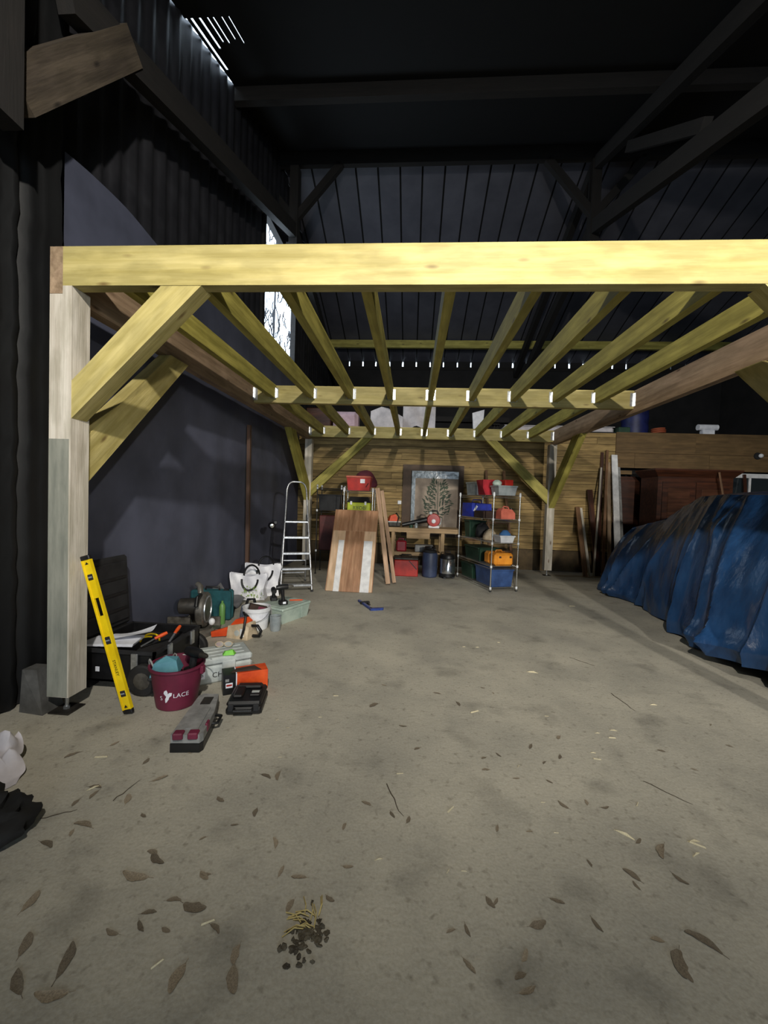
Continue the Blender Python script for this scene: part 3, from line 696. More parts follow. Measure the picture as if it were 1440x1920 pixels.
# orange and black cardboard box
ob = thing('orange_box', 'orange and black cardboard box with a white label', 'box', (1.075, .52, 0), math.radians(30))
part(ob, 'carton', MB().rbox(-.055, .165, -.07, .06, 0, .145, .002), M_ORG)
part(ob, 'black_end', MB().box(-.15, -.063, -.071, .061, 0, .1455), M_BLK)
part(ob, 'white_stripe', MB().box(-.063, -.055, -.0712, .0612, 0, .146), M_PAPER)
part(ob, 'label_sticker', MB().box(-.132, -.085, -.0722, -.071, .05, .085), M_PAPER)
part(ob, 'label_band', MB().box(-.128, -.089, -.0731, -.0722, .062, .075), M_RED)
part(ob, 'label_mark', MB().box(-.135, -.11, -.0722, -.071, .095, .115), M_GREYP)
part(ob, 'torn_flap', MB().hull([(-.1, -.04, .147), (.12, -.06, .147), (.08, .03, .15), (-.05, .02, .15), (.02, -.05, .165)]), M_CARD)

# grey systainer case with glasses and green putty knife on it
st = thing('grey_tool_case', 'light grey stacking tool case marked CH', 'tool case', (.815, .72, 0), math.radians(36))
part(st, 'body', MB().rbox(-.2, .2, -.14, .14, 0, .135, .014), M_LGREY)
lid = part(st, 'lid', MB().rbox(-.2, .2, -.14, .14, .14, .195, .014), M_LGREY)
for y in (-.07, .0, .07): part(lid, 'lid_rib', MB().rbox(-.15, .15, y-.012, y+.012, .192, .2, .003), M_LGREY)
part(st, 'latch', MB().rbox(-.03, .07, -.152, -.138, .1, .165, .005), M_LGREY)
part(st, 'end_sticker', MB().box(-.19, -.15, -.1415, -.14, .05, .11), M_PAPER)
letters(st, 'lettering', 'S', .04, M_BLK, facing((-.17, -.142, .08), (1, 0, 0), (0, 0, 1)))
letters(st, 'lettering', 'CH', .055, M_BLK, facing((-.06, -.1405, .065), (1, 0, 0), (0, 0, 1)))
sg = thing('safety_glasses', 'pair of pale framed safety glasses on the grey case', 'glasses', (.80, .77, .20), math.radians(15))
for s in (-1, 1):
    lens = [(s*.034+.03*math.cos(a)*(1.0), -.0, .028+.022*math.sin(a)) for a in [2*PI*k/18 for k in range(18)]]
    rimo = part(sg, 'lens_rim', MB().tube(lens, .0035, 6, closed=True), M_CREAM, 60)
    part(rimo, 'lens', MB().add([(x*.98, y, z) for x, y, z in lens], [tuple(range(18))]), M_CLEAR)
    part(sg, 'temple', MB().tube([(s*.066, 0, .034), (s*.07, .05, .03), (s*.06, .12, .006)], .003, 6), M_CREAM, 60)
part(sg, 'bridge', MB().tube([(-.006, 0, .034), (0, -.004, .038), (.006, 0, .034)], .003, 6), M_CREAM, 60)
gn = thing('putty_knife', 'bright green rubber spreader on the edge of the grey case', 'spreader', (.90, .655, .2), math.radians(30))
part(gn, 'grip', MB().hull([(-.05, -.03, 0), (.03, -.045, 0), (.05, .0, 0), (0, .04, 0), (-.05, .02, 0), (-.03, -.02, .03), (.02, -.02, .034), (.02, .01, .03)]), M_LGREEN)
part(gn, 'blade', MB().box(-.035, .04, .03, .06, .0, .004), M_LGREEN)

# orange chainsaw
cs = thing('chainsaw', 'orange and cream chainsaw lying behind the grey case', 'chainsaw', (.60, 1.60, 0), math.radians(-12))
part(cs, 'engine_body', MB().hull([(-.12, -.09, 0), (.12, -.09, 0), (.13, .09, 0), (-.12, .09, 0), (-.11, -.08, .12), (.06, -.08, .16), (.12, -.06, .12), (.1, .08, .15), (-.11, .08, .12)]), M_CREAM)
part(cs, 'top_cover', MB().hull([(-.09, -.07, .125), (.08, -.07, .155), (.08, .07, .155), (-.09, .07, .125), (-.05, -.04, .18), (.05, -.04, .2), (.05, .04, .2), (-.05, .04, .18)]), M_ORG)
part(cs, 'front_handle', MB().tube([(.06, -.1, .02), (.1, -.115, .12), (.08, -.06, .23), (.0, .02, .24), (-.0, .1, .18), (.02, .1, .03)], .012, 8), M_BLK, 50)
part(cs, 'rear_handle', MB().tube([(.1, 0, .12), (.18, 0, .13), (.22, 0, .08), (.2, 0, .03), (.11, 0, .02)], .016, 8), M_BLK, 50)
part(cs, 'bar_scabbard', MB().hull([(-.1, -.05, .01), (-.1, -.02, .01), (-.27, -.12, .01), (-.25, -.15, .01), (-.1, -.06, .11), (-.1, -.03, .11), (-.27, -.13, .06), (-.25, -.16, .06)]), M_ORG)
part(cs, 'fuel_cap', MB().lathe([(.03, 0), (.03, .02), (.015, .026)], (-.0, -.09, .06), 14, 'y'), M_LGREY, 40)
part(cs, 'side_plate', MB().rbox(.04, .085, -.1, -.088, .03, .11, .004), M_WHITEP)

# mitre saw
ms = thing('mitre_saw', 'dusty silver mitre saw on a round cast base behind the tool chest', 'mitre saw', (.07, 1.60, 0), math.radians(12)); ms.scale = (1.3, 1.3, 1.3)
part(ms, 'turntable', MB().lathe([(.17, 0), (.17, .03), (.15, .045), (.15, .055)], n=28), M_GREYM, 40)
part(ms, 'fence', MB().box(-.2, -.03, .04, .06, .05, .12).box(.03, .2, .04, .06, .05, .12), M_GREYM)
part(ms, 'miter_arm', MB().bar((0, -.12, .035), (.06, -.26, .035), .05, .03), M_DKM)
part(ms, 'pivot_arm', MB().bar((0, .14, .05), (-.02, .02, .24), .05, .06), M_DKM)
g_ = part(ms, 'blade_guard', MB().lathe([(.03, -.03), (.125, -.03), (.135, -.02), (.135, .02), (.125, .03), (.03, .03)], (.09, -.02, .20), 30, 'x'), M_GREYM, 40)
part(g_, 'guard_ring', MB().tube([(.12, -.02+.1*math.cos(a), .2+.1*math.sin(a)) for a in [2*PI*k/24 for k in range(24)]], .008, 6, closed=True), M_STEEL, 60)
part(ms, 'motor', MB().lathe([(.045, -.16), (.06, -.15), (.065, -.02), (.06, 0)], (.06, .0, .22), 18, 'x'), M_DKM, 40)
part(ms, 'grip', MB().tube([(.08, -.06, .32), (.08, -.15, .32), (.08, -.18, .26)], .016, 8), M_BLK, 50)
part(ms, 'knob', MB().blob((.18, -.12, .13), .024, .024, .028, 1, 0, 12, False), M_WHITEP, 60)
part(ms, 'top_duct', MB().tube([(.06, .0, .32), (.05, .02, .37), (.02, .06, .38)], .022, 10), M_GREYM, 50)
# teal case upright at the tarp
tc_ = thing('teal_tool_case', 'dark teal plastic tool case standing against the tarpaulin', 'tool case', (.02, 2.12, 0), math.radians(4))
part(tc_, 'shell', MB().rbox(-.23, .23, -.07, -.002, 0, .34, .02), M_TEAL)
part(tc_, 'shell', MB().rbox(-.23, .23, .002, .07, 0, .34, .02), M_TEAL)
part(tc_, 'carry_handle', MB().tube([(-.08, 0, .335), (-.075, 0, .37), (.075, 0, .37), (.08, 0, .335)], .011, 8), M_BLK, 50)
for x in (-.16, .16): part(tc_, 'latch', MB().rbox(x-.025, x+.025, -.03, .03, .325, .35, .004), M_BLKM)
part(tc_, 'label_sticker', MB().box(-.1, -.0, -.0715, -.07, .26, .285), M_RED, label='red sticker')
part(tc_, 'label_sticker', MB().box(-.1, -.0, -.0715, -.07, .235, .26), M_PAPER)
solo('green_bottle', MB().lathe([(.0, 0), (.03, 0), (.032, .01), (.032, .2), (.02, .23), (.012, .235), (.012, .26), (0, .26)], n=16, cap=False), mat('green_bottle_plastic', (96, 140, 74), .4), 'narrow green bottle in front of the teal case', 'bottle', (.22, 1.95, 0), smooth=40)
jn = thing('blue_grey_tool', 'small slate blue power tool lying beside the teal case', 'power tool', (.38, 2.3, 0), .4)
part(jn, 'housing', MB().hull([(-.1, -.06, 0), (.1, -.06, 0), (.1, .06, 0), (-.1, .06, 0), (-.08, -.04, .12), (.03, -.04, .15), (.03, .04, .15), (-.08, .04, .12)]), M_BARREL)
part(jn, 'grip', MB().tube([(-.03, 0, .12), (-.01, 0, .2), (.06, 0, .2), (.09, 0, .07)], .018, 8), M_BLK, 50)

# white bucket, clear tub
wb_ = thing('white_bucket', 'white plastic bucket with a wire handle beside the pale green crate', 'bucket', (.64, 1.88, 0))
part(wb_, 'shell', MB().lathe([(0, .003), (.115, .003), (.12, .02), (.14, .2), (.148, .2), (.15, .24), (.138, .24), (.134, .2), (.11, .02), (0, .02)], n=32, cap=False), M_WHITEP, 40)
part(wb_, 'handle', MB().tube([(.152*math.cos(a), -.03-.11*math.sin(a), .2-.1*math.sin(a)) for a in [PI*i/14 for i in range(15)]], .003, 6), M_STEEL, 50)
part(wb_, 'label_wrap', MB().lathe([(.1225, .05), (.1385, .18)], n=32, cap=False), M_PAPER)
bx_ = thing('card_box', 'dark brown card box sticking out of the white bucket', 'box', (.65, 1.88, .15), .5)
part(bx_, 'carton', MB().rbox(-.11, .08, -.035, .035, 0, .10, .003, rotm(16, 'Y')), M_CARD)
part(bx_, 'print_panel', MB().box(-.02, .075, -.0365, -.035, .02, .095, rotm(16, 'Y')), M_BURG)
solo('clear_jar', MB().lathe([(0, .0), (.05, 0), (.054, .01), (.06, .15), (.062, .16), (.056, .16), (.05, .012), (0, .01)], n=20, cap=False), M_CLEAR, 'clear ribbed plastic jar in front of the white bucket', 'jar', (.865, 1.84, 0), smooth=40)
# pale green crate with drills
gc = thing('plastic_crate', 'pale green lidded crate with a drill standing on it', 'crate', (.80, 2.30, 0), math.atan2(-.18, .40))
part(gc, 'body', MB().hull([(-.17, -.2, 0), (.17, -.2, 0), (.17, .24, 0), (-.17, .24, 0), (-.19, -.22, .15), (.19, -.22, .15), (.19, .26, .15), (-.19, .26, .15)]), M_PALEG)
lid = part(gc, 'lid', MB().rbox(-.2, .2, -.23, .27, .15, .18, .008), M_PALEG)
part(lid, 'lid_panel', MB().rbox(-.16, .16, -.19, .23, .178, .186, .004), M_PALEG)
part(gc, 'seam_strip', MB().box(.186, .192, .1, .12, .01, .15), M_PALEG)
part(gc, 'latch', MB().rbox(-.04, .04, -.24, -.226, .1, .17, .004), M_GREYP)
def drill(loc, rz, lab, tall):
    d = thing('cordless_drill', lab, 'power tool', loc, rz)
    part(d, 'battery', MB().rbox(-.05, .05, -.04, .04, 0, .05, .01), M_BLK)
    part(d, 'grip', MB().tube([(0, 0, .05), (-.005, 0, .1), (-.015, 0, .05+tall)], [.022, .02, .026], 10), M_BLK, 50)
    part(d, 'motor_housing', MB().tube([(-.08, 0, .07+tall), (-.03, 0, .075+tall), (.05, 0, .075+tall)], [.026, .034, .03], 12), M_BLK, 50)
    part(d, 'chuck', MB().tube([(.05, 0, .075+tall), (.1, 0, .075+tall), (.12, 0, .075+tall)], [.022, .018, .007], 10), M_GREYM, 50)
    part(d, 'sticker', MB().box(-.015, .02, -.0412, -.04, .015, .04), M_PAPER)
drill((.83, 2.20, .187), .6, 'black cordless drill standing on the pale green crate', .13)
drill((.66, 2.36, .187), 2.0, 'small black driver on the crate behind the white bucket', .05)
solo('pencil', MB().tube([(-.08, 0, .008), (.06, 0, .008), (.08, 0, .008)], [.008, .008, .002], 6), M_ORG, 'orange marker lying on the pale green crate', 'marker', (.93, 2.40, .187), .3)

# shopping bags
def bag(loc, rz, lab, hgt, dark):
    b = thing('shopping_bag', lab, 'bag', loc, rz)
    f = MB().grid(lambda u, v: (-.24+.48*u+.02*math.sin(v*5+u*3), -.09*(1-.75*v)-.03*math.sin(PI*u)*(1-v)+.012*math.sin(u*17+v*9)*v, .004+hgt*v-.05*v*math.sin(PI*u)**2), 16, 12)
    part(b, 'front_panel', f, M_BAG, 60)
    k = MB().grid(lambda u, v: (-.24+.48*u+.02*math.sin(v*5+u*3), .09*(1-.75*v)+.012*math.sin(u*13+v*9)*v, .004+hgt*v-.03*v*math.sin(PI*u)**2), 16, 12)
    part(b, 'back_panel', k, M_BAG, 60)
    for s in (-1, 1):
        part(b, 'side_panel', MB().grid(lambda u, v: (s*.24-s*.05*math.sin(PI*u)*v+.02*math.sin(v*5+(s+1)*1.5), (-.09+.18*u)*(1-.75*v), .004+hgt*v), 6, 10), M_BLK if dark and s > 0 else M_BAG, 60)
    part(b, 'bottom', MB().box(-.235, .235, -.088, .088, 0, .006), M_BAG)
    for y in (-.066, .03):
        part(b, 'handle', MB().tube([(.03+.11*math.cos(a), y-(.045*math.sin(a) if y < 0 else 0), hgt*(.84 if y < 0 else .9)-.02+.16*math.sin(a)*(1 if y > 0 else -.9)) for a in [PI*i/12 for i in range(13)]], .014, 6), M_BLK, 60)
    return b
b1 = bag((.16, 3.36, 0), .18, 'white shopping bag with black side and black handles, behind the printed one', .46, True)
b2 = bag((.05, 3.10, 0), .12, 'white shopping bag with green leafy print and black handles', .36, False)
rn = random.Random(5); lf = MB()
for i in range(46):
    x = rn.gauss(.06, .07); z = .05+abs(rn.gauss(0, .06)); a = rn.random()*6; r = rn.uniform(.008, .018)
    lf.add([(x+r*math.cos(a), -.128, z+r*math.sin(a)), (x-.4*r*math.sin(a), -.129, z+.4*r*math.cos(a)), (x-r*math.cos(a), -.128, z-r*math.sin(a)), (x+.4*r*math.sin(a), -.129, z-.4*r*math.cos(a))], [(0, 1, 2, 3)])
part(b2, 'leaf_print', lf, mat('print_green', (128, 160, 60), .7), label='green leaf print')
solo('grey_cloth', MB().grid(lambda u, v: (-.26+.38*u, 2.35+.55*v, .012+.18*(1-u)**2+.035*math.sin(u*7+v*9)+.03*math.sin(v*13)*(1-u)+.03), 14, 16), M_GREYF, 'crumpled grey cloth on the floor at the foot of the tarpaulin', 'cloth', smooth=50)

# aluminium stepladder
la = thing('stepladder', 'aluminium stepladder with five treads and a tall hoop', 'stepladder', (.44, 3.98, 0), math.radians(21))
def lrail(s, h):  # front frame leans back: y from -.42 at floor to 0 at top
    t = h/1.68; return V((s*(.235-.09*t), -.40+.40*t, h))
hoop = [lrail(-1, .0), lrail(-1, .5), lrail(-1, 1.05), lrail(-1, 1.55)]+[V((-.142, -.025, 1.59)), V((-.128, -.018, 1.63)), V((-.10, -.01, 1.66)), V((-.065, 0, 1.678)), V((.065, 0, 1.678)), V((.10, -.01, 1.66)), V((.128, -.018, 1.63)), V((.142, -.025, 1.59))]+[lrail(1, 1.55), lrail(1, 1.05), lrail(1, .5), lrail(1, .0)]
part(la, 'front_rail', MB().tube(hoop, .014, 8), M_ALU, 50)
for i, h in enumerate((.1, .34, .57, .81)):
    a, b = lrail(-1, h), lrail(1, h); part(la, 'tread', MB().rbox(a.x, b.x, a.y-.03, a.y+.05, h-.017, h+.017, .004), M_ALU)
a, b = lrail(-1, 1.05), lrail(1, 1.05)
part(la, 'platform', MB().rbox(a.x, b.x, a.y-.03, a.y+.22, 1.035, 1.065, .006), M_ALU)
for s in (-1, 1):
    part(la, 'rear_leg', MB().tube([(s*.165, -.05, 1.16), (s*.17, .02, 1.02), (s*.22, .42, .0)], .012, 8), M_ALU, 50)
    part(la, 'foot', MB().rbox(s*.235-.02, s*.235+.02, -.42, -.38, 0, .03, .004).rbox(s*.22-.018, s*.22+.018, .40, .44, 0, .03, .004), M_BLK)
part(la, 'rear_brace', MB().bar((-.2, .27, .38), (.2, .27, .38), .02, .015).bar((-.19, .36, .16), (.19, .36, .16), .02, .015), M_ALU)
wl_ = thing('clip_lamp', 'small round black clip lamp on the side of the stepladder', 'lamp', (.19, 3.72, 1.03), .4)
part(wl_, 'lamp_head', MB().blob((-.05, -.04, -.04), .055, .055, .055, 1, 0, 16, False), M_BLK, 60)
part(wl_, 'clamp', MB().rbox(-.02, .03, -.02, .02, -.02, .03, .006), M_BLK)
part(wl_, 'lens', MB().lathe([(.0, -.012), (.03, -.006), (.032, 0)], (-.05, -.09, -.04), 14, 'y'), M_CHROME, 40)

# boards leaning on the wire rack
lean = math.atan2(.70, 1.24)
def leaner(name, label, cat, x0, x1, l0, l1, off, th, m, group=None, notch=None):
    o = thing(name, label, cat, (0, 0, 0)) if False else None
    mb = MB().box(l0, l1, x0, x1, 0, th) if not notch else notch
    y0 = 3.80-off*math.cos(lean)
    base_ = V((0, y0, .002)); X = V((0, math.sin(lean), math.cos(lean))); Zn = V((0, -math.cos(lean), math.sin(lean))); Yx = Zn.cross(X)
    mm = Matrix((X, Yx, Zn)).transposed().to_4x4(); mm.translation = base_
    me = mb.mesh(name, m); ob_ = bpy.data.objects.new(name, me); COL.objects.link(ob_); ob_.matrix_basis = mm
    return tag(ob_, label, cat, group)
s_ = 1 if (V((0, -math.cos(lean), math.sin(lean))).cross(V((0, math.sin(lean), math.cos(lean)))).x > 0) else -1
def lx(a, b): return tuple(sorted((s_*a, s_*b)))
leaner('plywood_sheet', 'large wood-veneer board leaning upright behind the smaller boards', 'board', *lx(.985, 1.72), 0, 1.42, .0, .018, M_PANEL)
leaner('plywood_board', 'lighter plywood panel leaning against the large veneer board', 'board', *lx(1.0, 1.71), 0, 1.03, .021, .014, timber('light_ply', (222, 190, 158), (200, 166, 132), (120, 90, 64), .05, .55, .02))
leaner('oak_plank', 'brown plank leaning between the two white strips', 'board', *lx(1.21, 1.52), 0, 1.03, .037, .012, M_PANEL)
leaner('white_strip', 'narrow white board leaning left of the brown plank', 'board', *lx(1.11, 1.20), 0, .86, .037, .013, M_WHITEW)
leaner('white_strip', 'wider white board leaning right of the brown plank', 'board', *lx(1.525, 1.665), 0, .86, .037, .013, M_WHITEW)
for a, b, w_, lab in (((1.93, 4.38, .03), (1.665, 4.78, 1.64), .075, 'long pale plank leaning on the corner of the wire rack'), ((2.03, 4.50, .03), (1.735, 4.92, 1.60), .06, 'second pale plank leaning beside the wire rack, set farther back')):
    tag(beam(None, 'leaning_plank', a, b, w_, .03, timber('raw_batten', (200, 166, 136), (166, 132, 104), (120, 90, 66)), (0, -1, 0)), lab, 'plank')
# blue clamp on floor
bl = thing('bar_clamp', 'blue bar clamp lying on the open floor', 'clamp', (1.70, 3.02, 0), math.atan2(-.46, .24))
part(bl, 'bar', MB().rbox(-.24, .24, -.018, .018, .004, .03, .005), M_BLUEM)
part(bl, 'fixed_jaw', MB().hull([(.2, -.02, 0), (.25, -.02, 0), (.27, .15, 0), (.24, .17, 0), (.2, -.02, .03), (.25, -.02, .03), (.27, .15, .03), (.24, .17, .03)]), M_BLUEM)
part(bl, 'sliding_jaw', MB().rbox(-.12, -.07, -.03, .1, 0, .036, .006), M_BLKM)
part(bl, 'screw', MB().tube([(-.095, .06, .02), (-.02, .06, .02), (.02, .06, .02)], .012, 8), M_DKM, 50)

tag(beam(None, 'wall_batten', (-.19, 3.62, .0), (-.21, 3.62, 2.5), .05, .05, timber('red_brown_batten', (92, 66, 50), (66, 46, 36), (46, 32, 24)), (0, -1, 0)), 'slim reddish brown batten upright against the tarpaulin', 'batten')
# ============================================================ WIRE RACKS
def rack(name, lab, loc, rz, w_, d_, levels, hh, wires=9, m=M_CHROME):
    t = thing(name, lab, 'shelf rack', loc, rz)
    for x in (0, w_):
        for y in (0, d_):
            p = part(t, 'upright', MB().tube([(x, y, .02), (x, y, hh)], .0105, 8), m, 50)
            part(p, 'cap', MB().lathe([(.016, hh-.01), (.017, hh+.015), (.006, hh+.025)], (x, y, 0), 10), M_WHITEP, 50)
            part(p, 'foot', MB().lathe([(.02, 0), (.018, .02)], (x, y, 0), 10), M_BLK, 50)
            for z in levels: part(p, 'collar', MB().lathe([(.015, z-.02), (.018, z-.018), (.018, z+.018), (.015, z+.02)], (x, y, 0), 10), M_WHITEP, 50)
    for z in levels:
        s = MB()
        for dz in (0, -.035):
            for a, b in (((0, 0), (w_, 0)), ((0, d_), (w_, d_)), ((0, 0), (0, d_)), ((w_, 0), (w_, d_))): s.tube([(a[0], a[1], z+dz), (b[0], b[1], z+dz)], .004, 5)
        sh_ = part(t, 'shelf', s, m)
        n = int(d_/.045)
        for k in range(1, n): part(sh_, 'wire', MB().tube([(0, d_*k/n, z+.002), (w_, d_*k/n, z+.002)], .0022, 4), m)
    return t
rkA = rack('wire_rack', 'wire rack behind the leaning boards with a red cool box on top', (1.10, 4.60, 0), 0, .50, .42, (.2, .72, 1.2, 1.58), 1.61)
cb = thing('cool_box', 'red cool box with a pale lid on top of the rack behind the boards', 'cool box', (1.34, 4.80, 1.586))
part(cb, 'body', MB().hull([(-.185, -.13, 0), (.185, -.13, 0), (.185, .13, 0), (-.185, .13, 0), (-.21, -.15, .22), (.21, -.15, .22), (.21, .15, .22), (-.21, .15, .22)]), M_RED)
part(cb, 'lid', MB().rbox(-.225, .215, -.165, .165, .222, .255, .01), M_SALM)
part(cb, 'label_sticker', MB().box(.03, .11, -.1485, -.1445, .13, .2), M_PAPER)
part(cb, 'side_strap', MB().bar((.13, -.141, .06), (.17, -.146, .13), .006, .012), M_BLK)
solo('holdall', MB().blob((0, 0, .17), .2, .13, .2, 8, .18, 20), M_BURGF, 'burgundy fabric holdall slumped behind the red cool box', 'bag', (1.42, 5.13, 1.60), smooth=60)
gb = thing('lime_toolbox', 'lime green tool box with black lid on the wire rack', 'tool box', (1.355, 4.78, 1.206))
part(gb, 'body', MB().rbox(-.2, .2, -.15, .15, 0, .17, .012), M_LIME)
part(gb, 'lid', MB().hull([(-.2, -.15, .172), (.2, -.15, .172), (.2, .15, .172), (-.2, .15, .172), (-.16, -.1, .27), (.16, -.1, .27), (.16, .1, .27), (-.16, .1, .27)]), M_BLK)
for x in (-.13, .12): part(gb, 'latch', MB().rbox(x-.018, x+.018, -.165, -.148, .13, .19, .004), M_WHITEP, label='white latch')
letters(gb, 'lettering', 'RYOBI', .085, M_BLK, facing((.02, -.1508, .075), (1, 0, 0), (0, 0, 1)))
solo('black_case', MB().rbox(-.2, .2, -.14, .14, 0, .22, .02), M_BLK, 'black plastic case on the middle shelf of the rack behind the boards', 'case', (1.35, 4.80, .727))
rkC = rack('dark_metal_rack', 'low dark metal rack between the back post and the wire rack', (.50, 5.15, 0), 0, .46, .38, (.44, 1.2, 1.62), 1.66, m=M_DKM)
sc_ = thing('dark_storage_bin', 'dark grey storage bin on the dark metal rack', 'bin', (.73, 5.33, 1.206))
part(sc_, 'body', MB().hull([(-.19, -.15, 0), (.19, -.15, 0), (.19, .15, 0), (-.19, .15, 0), (-.21, -.17, .28), (.21, -.17, .28), (.21, .17, .28), (-.21, .17, .28)]), M_BLKM)
part(sc_, 'rim', MB().rbox(-.22, .22, -.18, .18, .275, .3, .006), M_BLKM)
solo('red_brown_trunk', MB().rbox(-.2, .2, -.15, .15, 0, .66, .015), mat('red_brown_paint', (96, 44, 40), .6, col2=(70, 32, 30), scale=5), 'tall red-brown box on the lower shelf of the dark rack', 'box', (.74, 5.34, .446))

# ============================================================ WORKBENCH
wbn = thing('workbench', 'rough pine workbench with a drawer against the plank wall', 'workbench', (1.80, 5.56, 0))
for i in range(5): part(wbn, 'top_board', MB().box(0, 1.42, .13*i+.002, .13*i+.128, .865, .905), M_SHELFWOOD, frame=Matrix.Translation((.7, .13*i+.065, .88)))
part(wbn, 'apron', MB().box(0, 1.42, -.022, 0, .82, .905), M_SHELFWOOD, frame=Matrix.Translation((.7, 0, .86)))
for x in (.1, 1.07):
    for y in (0.0, .57): part(wbn, 'leg', MB().box(x, x+.065, y+.003, y+.07, 0, .864), M_SHELFWOOD, frame=fr((x+.03, y+.035, .4), (0, 0, 1)))
part(wbn, 'rail', MB().box(.167, 1.07, .01, .05, .36, .43), M_SHELFWOOD, frame=Matrix.Translation((.6, .03, .4)))
for i in range(3): part(wbn, 'lower_board', MB().box(.167, 1.07, .06+.17*i, .225+.17*i, .395, .42), M_SHELFWOOD, frame=Matrix.Translation((.6, .1+.17*i, .4)))
dw = part(wbn, 'drawer', MB().box(.40, .85, -.012, .4, .70, .818), M_SHELFWOOD, frame=Matrix.Translation((.6, .1, .76)))
part(dw, 'drawer_lip', MB().box(.395, .855, -.02, -.012, .80, .818), M_SHELFWOOD, frame=Matrix.Translation((-.0, 0, 0))).matrix_basis = Matrix.Translation((-.6, -.1, -.76))
# on the bench
cs2 = thing('bench_chainsaw', 'orange and black chainsaw standing at the left end of the workbench', 'chainsaw', (1.92, 5.78, .906), .3)
part(cs2, 'engine_body', MB().rbox(-.13, .13, -.1, .1, 0, .11, .02), M_DKM)
part(cs2, 'top_cover', MB().hull([(-.11, -.09, .11), (.1, -.09, .11), (.1, .09, .11), (-.11, .09, .11), (-.07, -.06, .22), (.03, -.06, .25), (.03, .06, .25), (-.07, .06, .22)]), M_ORG)
part(cs2, 'front_handle', MB().tube([(.04, -.11, .03), (.08, -.12, .2), (.06, 0, .27), (.04, .11, .2), (.02, .11, .04)], .012, 8), M_BLK, 50)
part(cs2, 'trim_band', MB().rbox(-.132, .132, -.102, .102, .09, .112, .004), M_LGREY)
lb = thing('leaf_blower', 'red leaf blower with a long black tube lying on the workbench', 'leaf blower', (2.72, 5.76, .906), 0)
part(lb, 'fan_housing', MB().lathe([(.04, -.09), (.12, -.085), (.135, -.05), (.135, .04), (.11, .08), (.04, .085)], (0, 0, .16), 26, 'y'), M_RED, 40)
part(lb, 'starter_cover', MB().lathe([(.015, -.115), (.04, -.11), (.045, -.09)], (0, 0, .14), 14, 'y'), M_WHITEP, 40)
part(lb, 'blower_tube', MB().tube([(-.08, .0, .17), (-.22, -.0, .14), (-.42, -.02, .09), (-.62, -.05, .045)], [.06, .055, .045, .04], 12), M_BLK, 50)
part(lb, 'grip', MB().tube([(-.06, 0, .28), (-.02, 0, .35), (.07, 0, .34), (.1, 0, .27)], .018, 8), M_BLK, 50)
part(lb, 'engine', MB().rbox(.0, .16, .02, .14, .06, .2, .02), M_LGREY)
part(lb, 'fuel_tank', MB().rbox(-.1, .12, -.06, .06, 0, .05, .012), M_WHITEP)
part(lb, 'spark_cover', MB().rbox(-.09, -.03, -.08, 0, .27, .33, .012), M_LGREY)
solo('screw_jar', MB().lathe([(0, 0), (.03, 0), (.032, .07), (.024, .08), (.024, .095), (0, .095)], n=16, cap=False), M_CLEAR, 'small clear jar on the workbench beneath the blower tube', 'jar', (2.38, 5.60, .906), smooth=40)
solo('small_tin', MB().lathe([(0, 0), (.035, 0), (.035, .06), (0, .06)], n=16, cap=False), M_GREENP, 'small green tin on the workbench beside the jar', 'tin', (2.28, 5.60, .906), smooth=40)
# picture panel
pc = thing('picture_panel', 'plastic-wrapped picture of a leafy plant leaning on the plank wall', 'picture', (2.78, 6.52, .9))
part(pc, 'backing_board', MB().box(-.72, .62, .16, .18, -.25, 1.34), M_BROWNP)
part(pc, 'panel', MB().box(-.52, .50, .10, .13, -.18, 1.20), M_CANV)
part(pc, 'wrap_edge', MB().box(-.52, -.44, .094, .10, .1, 1.04).box(-.52, .5, .094, .10, 1.04, 1.2), M_WRAP)
lf = MB(); rn = random.Random(21)
def leaf2(x, z, a, L_, par):
    c, s = math.cos(a), math.sin(a); w2 = L_*.16
    P = [(x, .092, z), (x+c*L_*.45-s*w2, .090, z+s*L_*.45+c*w2), (x+c*L_, .091, z+s*L_), (x+c*L_*.45+s*w2, .090, z+s*L_*.45-c*w2)]
    part(pc, 'leaf', MB().add([(a_, b_, c_) for a_, b_, c_ in P], [(0, 1, 2, 3)]), M_PLEAF)
part(pc, 'stem', MB().bar((.06, .093, .1), (.06, .093, .98), .012, .006, (0, 1, 0)), M_PLEAF)
for i in range(15):
    z = .2+.72*i/15; L_ = .32*(1-.62*abs(i/15-.25)*1.2)
    for s in (-1, 1):
        a = PI/2-s*(1.15-.5*i/15)
        for k in range(5): 
            q = .05+L_*k/5; leaf2(.06+math.cos(a)*q, z+math.sin(a)*q*.8, a+rn.uniform(-.9, .9), rn.uniform(.07, .12), None)
solo('wall_socket', MB().rbox(-.04, .04, -.02, 0, -.04, .04, .004).rbox(.055, .09, -.015, 0, -.025, .025, .004), M_WHITEP, 'small white wall socket on the planks beside the picture', 'socket', (2.0, WY-.008, 1.39))
